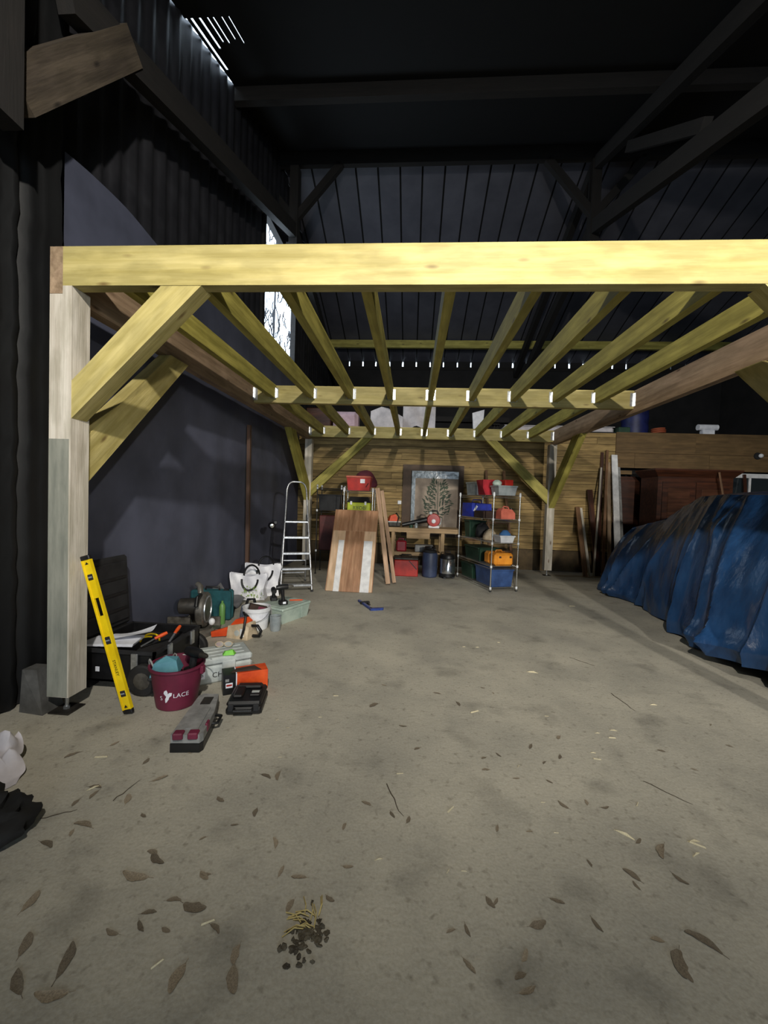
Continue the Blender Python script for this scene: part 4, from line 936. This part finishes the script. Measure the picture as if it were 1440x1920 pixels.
# beneath the bench
jc = thing('red_jerrycan', 'small red fuel can on the lower shelf of the workbench', 'jerrycan', (2.10, 5.72, .421))
part(jc, 'body', MB().rbox(-.1, .1, -.07, .07, 0, .22, .025), mat('dark_red_plastic', (150, 26, 40), .45, col2=(120, 18, 30), scale=6))
part(jc, 'handle', MB().tube([(-.06, 0, .215), (-.05, 0, .255), (.04, 0, .255), (.05, 0, .215)], .012, 8), M_BURG, 50)
part(jc, 'cap', MB().lathe([(.025, .21), (.025, .245), (.0, .25)], (.075, 0, 0), 12), M_BLK, 50)
tb = thing('red_toolbox', 'orange-red box with black straps on the floor under the workbench', 'tool box', (2.21, 5.40, 0), .03)
part(tb, 'body', MB().rbox(-.225, .225, -.12, .12, 0, .31, .012), M_RED)
part(tb, 'lid', MB().rbox(-.23, .23, -.125, .125, .312, .36, .012), M_DKM)
part(tb, 'strap', MB().bar((.05, -.122, .30), (.2, -.122, .14), .006, .015), M_BLK)
part(tb, 'handle', MB().tube([(-.1, 0, .355), (-.09, 0, .4), (.09, 0, .4), (.1, 0, .355)], .012, 8), M_BLK, 50)
brl = thing('blue_drum', 'slate blue plastic drum with dark lid beside the red box', 'drum', (2.66, 5.36, 0))
part(brl, 'shell', MB().lathe([(.12, 0), (.14, .02), (.145, .2), (.145, .42), (.135, .46), (.12, .47)], n=26), M_BARREL, 40)
part(brl, 'lid', MB().lathe([(.12, .468), (.125, .49), (.11, .51), (.0, .512)], n=26), M_BLKM, 40)
part(brl, 'hose_coil', MB().tube([(.09*math.cos(a), .09*math.sin(a), .53+.004*a) for a in [i*PI/7 for i in range(26)]], .016, 6), M_BLK, 50)
cn = thing('steel_canister', 'shiny steel vacuum canister with black base and lid', 'vacuum cleaner', (2.99, 5.30, 0))
part(cn, 'tank', MB().lathe([(.13, .09), (.142, .1), (.145, .36), (.13, .38)], n=28), mat('polished_steel', (200, 204, 208), .14, .95), 40)
part(cn, 'base', MB().lathe([(.1, .03), (.15, .04), (.15, .09), (.13, .1)], n=24), M_BLK, 40)
part(cn, 'head', MB().lathe([(.14, .375), (.145, .4), (.12, .45), (.05, .475), (0, .476)], n=24), M_BLK, 40)
part(cn, 'handle', MB().tube([(-.05, 0, .46), (-.04, 0, .51), (.04, 0, .51), (.05, 0, .46)], .011, 8), M_BLK, 50)
for a in (0, 2.1, 4.2): part(cn, 'caster', MB().lathe([(.008, -.012), (.022, -.012), (.022, .012), (.008, .012)], (.11*math.cos(a), .11*math.sin(a), .022), 10, 'y'), M_BLK, 40)
solo('low_grey_box', MB().rbox(-.18, .18, -.1, .1, 0, .14, .01), M_GREYP, 'dusty grey box on the lower shelf of the workbench behind the drum', 'box', (2.55, 5.80, .421))

# ============================================================ CHROME RACK WITH CRATES
RA = math.atan2(.4, 1.23)
rkB = rack('chrome_rack', 'chrome wire rack loaded with boxes and bags beside the back post', (3.60, 4.27, 0), RA, .475, 1.28, (.06, .41, .79, 1.18, 1.575), 1.60)
cR, sR = math.cos(RA), math.sin(RA)
def RB(x, y, z): return (3.60+cR*x-sR*y, 4.27+sR*x+cR*y, z+.006)
def crate(name, lab, x, y, z, w_, d_, h_, m, rim=None, cat='crate', taper=.02):
    t = thing(name, lab, cat, RB(x, y, z), RA)
    part(t, 'body', MB().hull([(s*(w_/2-taper), u*(d_/2-taper), 0) for s in (-1, 1) for u in (-1, 1)]+[(s*w_/2, u*d_/2, h_) for s in (-1, 1) for u in (-1, 1)]), m)
    part(t, 'rim', MB().rbox(-w_/2-.012, w_/2+.012, -d_/2-.012, d_/2+.012, h_-.005, h_+.02, .005), rim or m)
    return t
crate('blue_crate', 'large blue storage crate on the bottom shelf of the chrome rack', .235, .33, .06, .40, .58, .27, M_BLUEP)
crate('green_crate', 'dark green crate on the bottom shelf behind the blue crate', .235, .98, .06, .40, .46, .24, M_GREENP)
oc = thing('orange_case', 'amber plastic machine case on the second shelf of the chrome rack', 'tool case', RB(.25, .22, .41), RA)
part(oc, 'shell', MB().rbox(-.17, .17, -.2, -.002, 0, .21, .035), M_ORG2)
part(oc, 'shell', MB().rbox(-.17, .17, .002, .2, 0, .21, .035), M_ORG2)
part(oc, 'front_panel', MB().rbox(-.13, .13, -.212, -.2, .03, .18, .004), M_ORG2)
for x in (-.09, .1): part(oc, 'latch', MB().rbox(x-.018, x+.018, -.224, -.21, .135, .165, .003), M_CARD)
part(oc, 'carry_handle', MB().tube([(-.06, 0, .205), (-.05, 0, .24), (.05, 0, .24), (.06, 0, .205)], .01, 8), M_ORG2, 50)
crate('olive_crate', 'dark green crate on the second shelf behind the amber case', .235, .82, .41, .38, .55, .22, M_GREENP)
crate('white_tray', 'white plastic tray on the middle shelf of the chrome rack', .30, .16, .79, .26, .24, .10, M_WHITEP, cat='tray')
solo('blue_bowl', MB().lathe([(.0, .09), (.04, .085), (.09, .03), (.1, .0), (.09, 0), (.0, .0)], n=20, cap=False), mat('sky_blue_plastic', (70, 120, 176), .45), 'upturned sky-blue bowl in the white tray', 'bowl', RB(.32, .16, .905), smooth=50)
solo('cream_bundle', MB().blob((0, 0, .075), .12, .11, .12, 5, .2, 16), M_CREAM, 'lumpy cream-coloured bundle on the middle shelf behind the white tray', 'bundle', RB(.19, .43, .79), smooth=50)
solo('dark_bag', MB().blob((0, 0, .11), .14, .13, .16, 6, .15, 16), M_BLKM, 'dark slumped bag on the middle shelf of the chrome rack', 'bag', RB(.22, .76, .79), smooth=50)
crate('tall_green_bin', 'tall dark green bin at the back of the middle shelf', .24, 1.10, .79, .34, .22, .30, M_GREENP, cat='bin')
pj = thing('salmon_jerrycan', 'faded salmon fuel can on the fourth shelf of the chrome rack', 'jerrycan', RB(.32, .17, 1.18), RA)
part(pj, 'body', MB().hull([(-.13, -.09, 0), (.13, -.09, 0), (.13, .09, 0), (-.13, .09, 0), (-.13, -.08, .13), (-.09, -.07, .18), (.08, -.07, .16), (.13, -.08, .1), (-.13, .08, .13), (-.09, .07, .18), (.08, .07, .16), (.13, .08, .1)]), M_SALM)
part(pj, 'handle', MB().tube([(-.06, 0, .17), (-.04, 0, .21), (.04, 0, .2), (.06, 0, .155)], .012, 8), M_SALM, 50)
part(pj, 'cap', MB().lathe([(.022, .14), (.022, .18), (0, .182)], (.1, 0, 0), 12), M_BLK, 50)
dbx = solo('dark_carton', MB().rbox(-.15, .15, -.18, .18, 0, .12, .006), M_CARD, 'flat dark carton on the fourth shelf beside the salmon fuel can', 'box', RB(.16, .52, 1.18), RA)
bb = thing('blue_cool_bag', 'cobalt blue cool bag with a pale stripe on the chrome rack', 'bag', RB(.22, 1.02, 1.18), RA)
part(bb, 'body', MB().hull([(-.2, -.22, 0), (.2, -.22, 0), (.2, .2, 0), (-.2, .2, 0), (-.2, -.2, .25), (.19, -.2, .24), (.19, .19, .25), (-.2, .19, .25), (-.22, 0, .12), (.22, 0, .12)]), M_BLUEB)
part(bb, 'stripe', MB().bar((-.16, -.213, .10), (-.10, -.206, .2), .006, .04), M_PAPER)
part(bb, 'carry_strap', MB().tube([(-.1, 0, .24), (-.08, 0, .31), (.08, 0, .31), (.1, 0, .24)], .01, 6), M_BLUEB, 50)
# top shelf
crate('grey_bin', 'translucent grey bin at the back of the top shelf', .22, 1.02, 1.575, .30, .34, .22, M_LGREY, cat='bin')
solo('white_folder', MB().rbox(-.11, .11, -.03, .03, 0, .27, .008), M_PAPER, 'white upright folder beside the grey bin on the top shelf', 'folder', RB(.2, .77, 1.575), RA)
solo('red_bag', MB().hull([(-.14, -.12, 0), (.12, -.12, 0), (.12, .12, 0), (-.14, .12, 0), (-.2, -.13, .26), (.2, -.12, .27), (.22, .05, .25), (-.2, .12, .26), (-.2, -.13, .12)]), M_REDC, 'crimson fabric bag slumped on the top shelf of the chrome rack', 'bag', RB(.2, .52, 1.575), RA)
crate('clear_box', 'clear storage box at the front of the top shelf', .28, .19, 1.575, .34, .26, .14, M_CLEAR, cat='box')
solo('red_packet', MB().rbox(-.08, .07, -.06, .06, 0, .1, .008), M_RED, 'small red packet on the lid line of the clear storage box', 'packet', RB(.355, .2, 1.735), RA)
solo('folded_cap', MB().blob((0, 0, .04), .08, .06, .06, 2, .1, 14), M_PALEG, 'pale green cap lying on the clear storage box', 'cap', RB(.17, .22, 1.728), smooth=60)
# wooden ladder behind rack
ldr = thing('wooden_ladder', 'old wooden ladder leaning on the plank wall behind the chrome rack', 'ladder', (0, 0, 0))
LB, LT = V((4.42, 6.15, 0)), V((4.26, WY-.06, 2.15)); ldv = LT-LB
for dx in (0, -.42): beam(ldr, 'rail', LB+V((dx-.05 if dx else 0, 0, .003)), LT+V((dx+.04 if dx else 0, 0, 0)), .05, .06, M_STICK, (0, -1, 0))
for i in range(7):
    t = .07+.135*i; p = LB+ldv*t; beam(ldr, 'rung', p+V((-.46, 0, 0)), p+V((.0, 0, 0)), .03, .03, M_STICK)

# ============================================================ RIGHT BACK: BOARDS, WARDROBE
sticks = [ # px bottom, px top at wall, width, material, label
 ((5.83, 6.05), (5.86, 1.42), .085, M_STICK, 'short dark plank leaning at the left end of the board stack'),
 ((5.93, 6.08), (5.93, 1.40), .045, M_PALE, 'short pale batten leaning next to the short dark plank'),
 ((6.02, 6.12), (6.30, 2.28), .03, M_PALE, 'thin curved batten slanting across the stacked boards'),
 ((6.12, 6.15), (6.10, 1.80), .11, M_DARKW, 'reddish brown board leaning in the board stack'),
 ((6.20, 6.12), (6.42, 2.66), .05, M_STICK, 'tall narrow stick leaning among the boards'),
 ((6.26, 6.46), (6.34, 2.62), .06, M_DARKW, 'tall dark stick leaning behind the boards'),
 ((6.32, 6.08), (6.46, 2.40), .07, M_PINK, 'medium pinkish board leaning against the white board'),
 ((6.48, 6.05), (6.57, 2.56), .12, M_WHITEW, 'tall white-painted board leaning on the plank wall'),
 ((6.60, 6.10), (6.67, 2.30), .05, M_GREYP, 'thin grey pipe-like batten right of the white board'),
]
for i, (b, tpt, wd, m, lab) in enumerate(sticks):
    tag(beam(None, 'leaning_board', (b[0], b[1], .02), (tpt[0], WY-(.022 if i == 5 else .10 if i == 2 else .062+.012*(i % 3)), tpt[1]), wd, .025, m, (0, -1, 0)), lab, 'board', 'boards leaning at the back wall')
wd = thing('wardrobe', 'dark brown wardrobe with a moulded cornice behind the covered car', 'wardrobe', (7.80, 6.28, 0))
part(wd, 'carcass', MB().box(-.70, .70, -.30, .30, .08, 2.08), M_DARKW)
part(wd, 'cornice', MB().hull([(-.71, -.31, 2.08), (.71, -.31, 2.08), (.71, .31, 2.08), (-.71, .31, 2.08), (-.82, -.40, 2.2), (.82, -.40, 2.2), (.82, .32, 2.2), (-.82, .32, 2.2), (-.82, -.40, 2.23), (.82, -.40, 2.23), (.82, .32, 2.23), (-.82, .32, 2.23)]), M_DARKW)
part(wd, 'plinth', MB().box(-.74, .74, -.33, .32, 0, .08), M_DARKW)
for a, b in ((-.62, -.01), (.01, .62)):
    d_ = part(wd, 'door', MB().box(a, b, -.325, -.30, .14, 1.98), M_DARKW)
    part(d_, 'door_panel', MB().rbox(a+.1, b-.1, -.335, -.325, .3, 1.85, .008), timber('mahogany_panel', (96, 60, 42), (66, 40, 28), (50, 26, 18), .05, .35, .03))
    part(d_, 'knob', MB().blob(((a+b)/2+(.24 if a < 0 else -.24), -.35, 1.05), .018, .018, .018, 1, 0, 10, False), M_GREYM, 50)
tag(beam(None, 'broom_handle', (8.42, 5.60, .02), (8.15, 5.86, 2.18), .03, .03, M_STICK), 'wooden handle leaning against the front of the wardrobe', 'pole')
tag(beam(None, 'dark_pole', (9.2, 6.35, .02), (9.22, WY-.085, 2.22), .05, .03, M_DARKW, (0, -1, 0)), 'dark pole leaning in front of the white window', 'pole')
wlp = thing('bulkhead_lamp', 'small round wall lamp on the plywood above the white window', 'lamp', (9.5, WY-.03, 2.62))
part(wlp, 'base', MB().lathe([(.07, -.02), (.075, 0), (.06, .0)], (0, 0, 0), 18, 'y'), M_BLKM, 40)
part(wlp, 'bulb', MB().blob((0.03, -.05, 0), .045, .04, .045, 1, 0, 14, False), M_WHITEP, 60)

# ============================================================ THINGS ON THE LOFT
LZ0 = 3.062
mt = thing('mattress', 'pale mattress lying on the loft above the timber frame', 'mattress', (5.5, 7.35, LZ0), 0)
part(mt, 'cover', MB().rbox(-1.2, 1.2, -.35, .5, 0, .17, .05), M_SHEET); part(mt, 'piping', MB().tube([(-1.2, -.36, .15), (1.2, -.36, .15)], .008, 6), M_SHEET)
solo('white_bedsheet', MB().hull([(-.3, -.05, 0), (.45, -.05, 0), (.45, .05, 0), (-.3, .05, 0), (-.3, -.04, .42), (-.05, -.06, .52), (.1, 0, .5), (.45, -.05, .3), (.2, .06, .2)]), M_SHEET, 'white sheet draped in a heap on the loft beside the pink blanket', 'sheet', (1.55, 7.1, LZ0))
solo('hanging_cloth', MB().grid(lambda u, v: (-.25+.75*u, .04*math.sin(u*9+v*4), .10+.46*v-.32*(1-v)*abs(u-.4)*1.1+.06*u), 14, 8), M_SHEET, 'white cloth hanging in a swag on the loft', 'cloth', (2.25, 7.15, LZ0+.0), smooth=60)
solo('pink_blanket', MB().rbox(-.3, .3, -.2, .2, 0, .42, .08), M_PINKF, 'folded pink blanket on the loft', 'blanket', (.65, 7.3, LZ0))
solo('wooden_chest', MB().rbox(-.3, .3, -.2, .2, 0, .5, .02), M_DARKW, 'dark wooden chest on the loft at the tarpaulin end', 'chest', (.0, 7.35, LZ0))
solo('white_paper_bag', MB().hull([(-.1, -.05, .0), (.1, -.05, .0), (.1, .05, 0), (-.1, .05, 0), (-.14, -.04, .42), (.13, -.04, .5), (.13, .04, .48), (-.12, .04, .42)]), M_PAPER, 'narrow white paper bag standing on the loft', 'bag', (3.72, 7.1, LZ0))
tag(beam(None, 'loft_plank', (1.8, 8.0, LZ0+.44), (4.6, 8.0, LZ0+.44), .2, .12, M_OLD), 'weathered thick plank lying across trestles on the loft', 'plank')
for x in (2.1, 4.3): solo('trestle', MB().bar((-.12, 0, .0), (0, 0, .36), .05, .06).bar((.12, 0, 0), (0, 0, .36), .05, .06).box(-.08, .08, -.1, .1, .32, .355), M_OLD, ['wooden trestle under the thick plank, near the bedsheets', 'wooden trestle under the thick plank, near the mattress'][x > 3], 'trestle', (x, 8.0, LZ0))
bd = thing('loft_drum', 'dark blue plastic drum on the loft', 'drum', (7.3, 7.35, LZ0))
part(bd, 'shell', MB().lathe([(.24, 0), (.27, .03), (.28, .2), (.27, .3), (.28, .4), (.27, .6), (.24, .64)], n=28), mat('navy_plastic', (30, 38, 92), .5, col2=(20, 26, 66), scale=5), 40)
part(bd, 'lid', MB().lathe([(.25, .64), (.25, .67), (0, .68)], n=28), M_BLK, 40)
crate0 = solo('green_loft_box', MB().rbox(-.12, .12, -.12, .12, 0, .14, .01), M_GREENP, 'small dark green box on the loft beside the drum', 'box', (6.86, 7.0, LZ0))
solo('orange_coil', MB().tube([(.13*math.cos(a), .13*math.sin(a), .02+.006*a) for a in [i*PI/9 for i in range(52)]], .018, 6), mat('rust_orange', (150, 74, 44), .7), 'rusty orange hose coil on the loft edge', 'hose', (7.62, 6.98, LZ0), smooth=50)
wr = thing('white_roll', 'white roll lying on a small block at the loft edge', 'roll', (8.6, 6.92, LZ0))
part(wr, 'roll', MB().tube([(-.2, 0, .17), (.2, 0, .17)], .065, 16), M_PAPER, 40); part(wr, 'block', MB().rbox(-.12, .12, -.06, .06, 0, .11, .006), M_PAPER)

# ============================================================ LITTER ON THE FLOOR
def leaf_mesh(seed):
    r = random.Random(seed); n = 18; top = []; wd = r.uniform(.13, .21); cv = r.uniform(-.12, .12)
    for i in range(n):
        a = 2*PI*i/n; c, q = math.cos(a), math.sin(a)
        top.append((.5*c*(1+r.uniform(-.05, .05)), wd*q*(1-.35*abs(c)**3)*(1+r.uniform(-.22, .22))+cv*c*c, .004+.07*abs(q)*r.uniform(.2, 1)+.05*max(0, c)))
    mb = MB().add([(0, 0, .012)]+top, [(0, i+1, (i+1) % n+1) for i in range(n)])
    mb.tube([(-.5, cv, .012), (-.66, cv*1.3, .01)], .012, 4)
    return mb.mesh('fallen_leaf', M_LEAF, 60)
LM = [leaf_mesh(i) for i in range(9)]
CM = [MB().hull([(-.5, -.09, 0), (.5, -.06, 0), (.45, .08, 0), (-.5, .06, 0), (-.45, 0, .12), (.42, .02, .10)]).mesh('wood_shaving', M_CHIP), MB().hull([(-.5, -.05, 0), (.5, -.03, 0), (.5, .05, 0), (-.4, .06, 0), (.1, .06, .14), (-.2, -.02, .12)]).mesh('wood_shaving', M_CHIP)]
def twig_mesh(seed):
    r = random.Random(seed); p = V((-.5, 0, .012)); pts = [p.copy()]
    for k in range(6): p = p+V((1/6, r.uniform(-.025, .025), r.uniform(-.003, .005))); pts.append(p.copy())
    return MB().tube(pts, [.007, .008, .008, .007, .006, .005, .003], 6).mesh('twig', M_TWIG, 60)
TM = [twig_mesh(i) for i in range(4)]
def near(p, what, size=None):
    q = 'beside the black plastic heap' if p[0] < 1.15 and p[1] < -.45 else 'in front of the tool cases' if p[0] < 1.9 and p[1] > -.45 else 'around the straw tuft' if p[0] < 2.6 and p[1] < -.45 else 'on the bare floor beneath the yellow joists' if p[1] > .5 else 'on the floor before the covered car'
    return (('large ' if size > .075 else 'small ') if size else '')+what+' '+q
def litter(me, name, p, size, rz, label, cat, grp, zs=1):
    o = bpy.data.objects.new(name, me); COL.objects.link(o); o.location = (p[0], p[1], .001); o.rotation_euler = (0, 0, rz); o.scale = (size, size, size*zs)
    return tag(o, label, cat, grp)
leaves = [(700,1322,.11),(250,1645,.15),(292,1612,.12),(362,1704,.12),(548,1780,.0),(517,1580,.08),(158,1545,.12),(90,1582,.10),(127,1800,.14),(92,1870,.13),(330,1835,.11),(435,1838,.11),(500,1455,.09),(520,1455,.10),(300,1460,.1),(240,1498,.09),(180,1475,.09),(175,1490,.08),(135,1415,.1),(560,1645,.08),(652,1626,.06),(1238,1595,.13),(1318,1763,.14),(1272,1805,.13),(1185,1640,.09),(1275,1650,.08),(930,1692,.05),(1118,1735,.07),(1010,1735,.09),(1055,1510,.08),(995,1400,.08),(1240,1408,.06),(860,1320,.09),(820,1300,.08),(755,1362,.07),(1232,1762,.06),(1288,1828,.06),(1198,1578,.06),(968,1460,.05),(1020,1430,.05),(1030,1466,.05),(412,1500,.07),(280,1710,.07),(262,1738,.07),(208,1750,.07),(310,1745,.05),(60,1690,.1),(30,1845,.12),(50,1770,.1),(215,1395,.07),(268,1530,.05),(380,1572,.04),(405,1740,.07),(440,1790,.08),(735,1528,.06),(905,1290,.05),(720,1285,.06),(925,1300,.04),(1135,1515,.06),(1100,1505,.05),(875,1745,.06),(845,1745,.05),(880,1812,.07),(1045,1690,.07),(990,1860,.08),(975,1830,.06)]
rn = random.Random(33)
for (x, y, s) in leaves:
    if s <= 0: continue
    p = G(x, y); lb_ = near(p, 'dry leaf', s*.75); litter(rn.choice(LM), 'fallen_leaf', p, s*.75, rn.uniform(0, 6.3), lb_, 'leaf', lb_, .6)
for i in range(34):
    p = G(rn.choice((rn.uniform(120, 620), rn.uniform(640, 1400))), rn.triangular(1230, 1900, 1420))
    if p.x < .9 and p.y > -.2: continue
    lb_ = near(p, 'dry leaf', .05); litter(rn.choice(LM), 'fallen_leaf', p, rn.uniform(.03, .055), rn.uniform(0, 6.3), lb_, 'leaf', lb_, .6)
chips = [(935,1205,.05,0),(1073,1137,.12,.1),(998,1261,.13,-.15),(890,1335,.09,.5),(845,1518,.07,.9),(1170,1565,.11,-.7),(1300,1578,.08,.1),(1308,1585,.08,-.5),(1150,1370,.07,-.1),(1148,1384,.06,0),(1225,1322,.08,0),(1120,1424,.06,-.1),(750,1451,.05,.2),(1195,1508,.05,.9),(1043,1562,.03,0),(1120,1375,.05,0),(1305,1603,.07,.5),(870,1213,.05,0),(895,1214,.06,.1),(1025,1343,.04,0),(630,1305,.05,.1),(525,1420,.03,.2),(390,1730,.06,.5),(840,1634,.03,1),(870,1634,.03,0),(175,1478,.08,.8),(190,1420,.09,.2),(295,1808,.05,.9),(1018,1505,.03,0),(600,1345,.03,.3),(540,1365,.03,0),(520,1350,.03,.7),(1112,1412,.05,0),(972,1437,.04,.9),(710,1612,.05,.3)]
for (x, y, s, a) in chips:
    p = G(x, y); lb_ = near(p, 'pale wood shaving'); litter(rn.choice(CM), 'wood_shaving', p, s*.75, a, lb_, 'wood shaving', lb_, .8)
def twig(x0, y0, x1, y1, lab, k=0, m=None, th=1):
    a, b = G(x0, y0), G(x1, y1); d = b-a; o = litter(TM[k], 'twig', (a+b)/2, d.length, math.atan2(d.y, d.x), lab, 'twig', None, .45); o.scale.y = max(.4*d.length, .35); return o
twig(1206, 1465, 1297, 1512, 'long straight twig lying on the floor before the covered car', 0)
twig(1146, 1300, 1192, 1334, 'dark bent twig near the shadow of the covered car', 1)
twig(1068, 1233, 1115, 1250, 'thin dark twig on the middle of the floor', 2)
twig(725, 1470, 760, 1530, 'crooked root-like twig in the foreground', 3)
twig(75, 1535, 145, 1518, 'thin twig by the black plastic heap', 1)
twig(212, 1502, 265, 1465, 'thin slanting twig among the leaves near the front post', 2)
tf = thing('straw_tuft', 'small tuft of straw and dark soil on the bare floor', 'straw', G(578, 1735))
for k in range(60):
    q = (rn.gauss(0, .03), rn.gauss(-.05, .032)); part(tf, 'soil_crumb', MB().blob((q[0], q[1], .003), rn.uniform(.004, .013), rn.uniform(.004, .013), rn.uniform(.003, .008), k, .5, 8), M_SOIL)
for i in range(16):
    a = rn.uniform(1.2, 3.4); x_, y_ = rn.uniform(-.03, .03), rn.uniform(-.02, .04); part(tf, 'stalk', MB().tube([(x_, y_, .006), (x_+.03*math.cos(a), y_+.03*math.sin(a), .014), (x_+.07*math.cos(a+.2), y_+.07*math.sin(a+.2), .004)], .002, 5), M_STRAW)
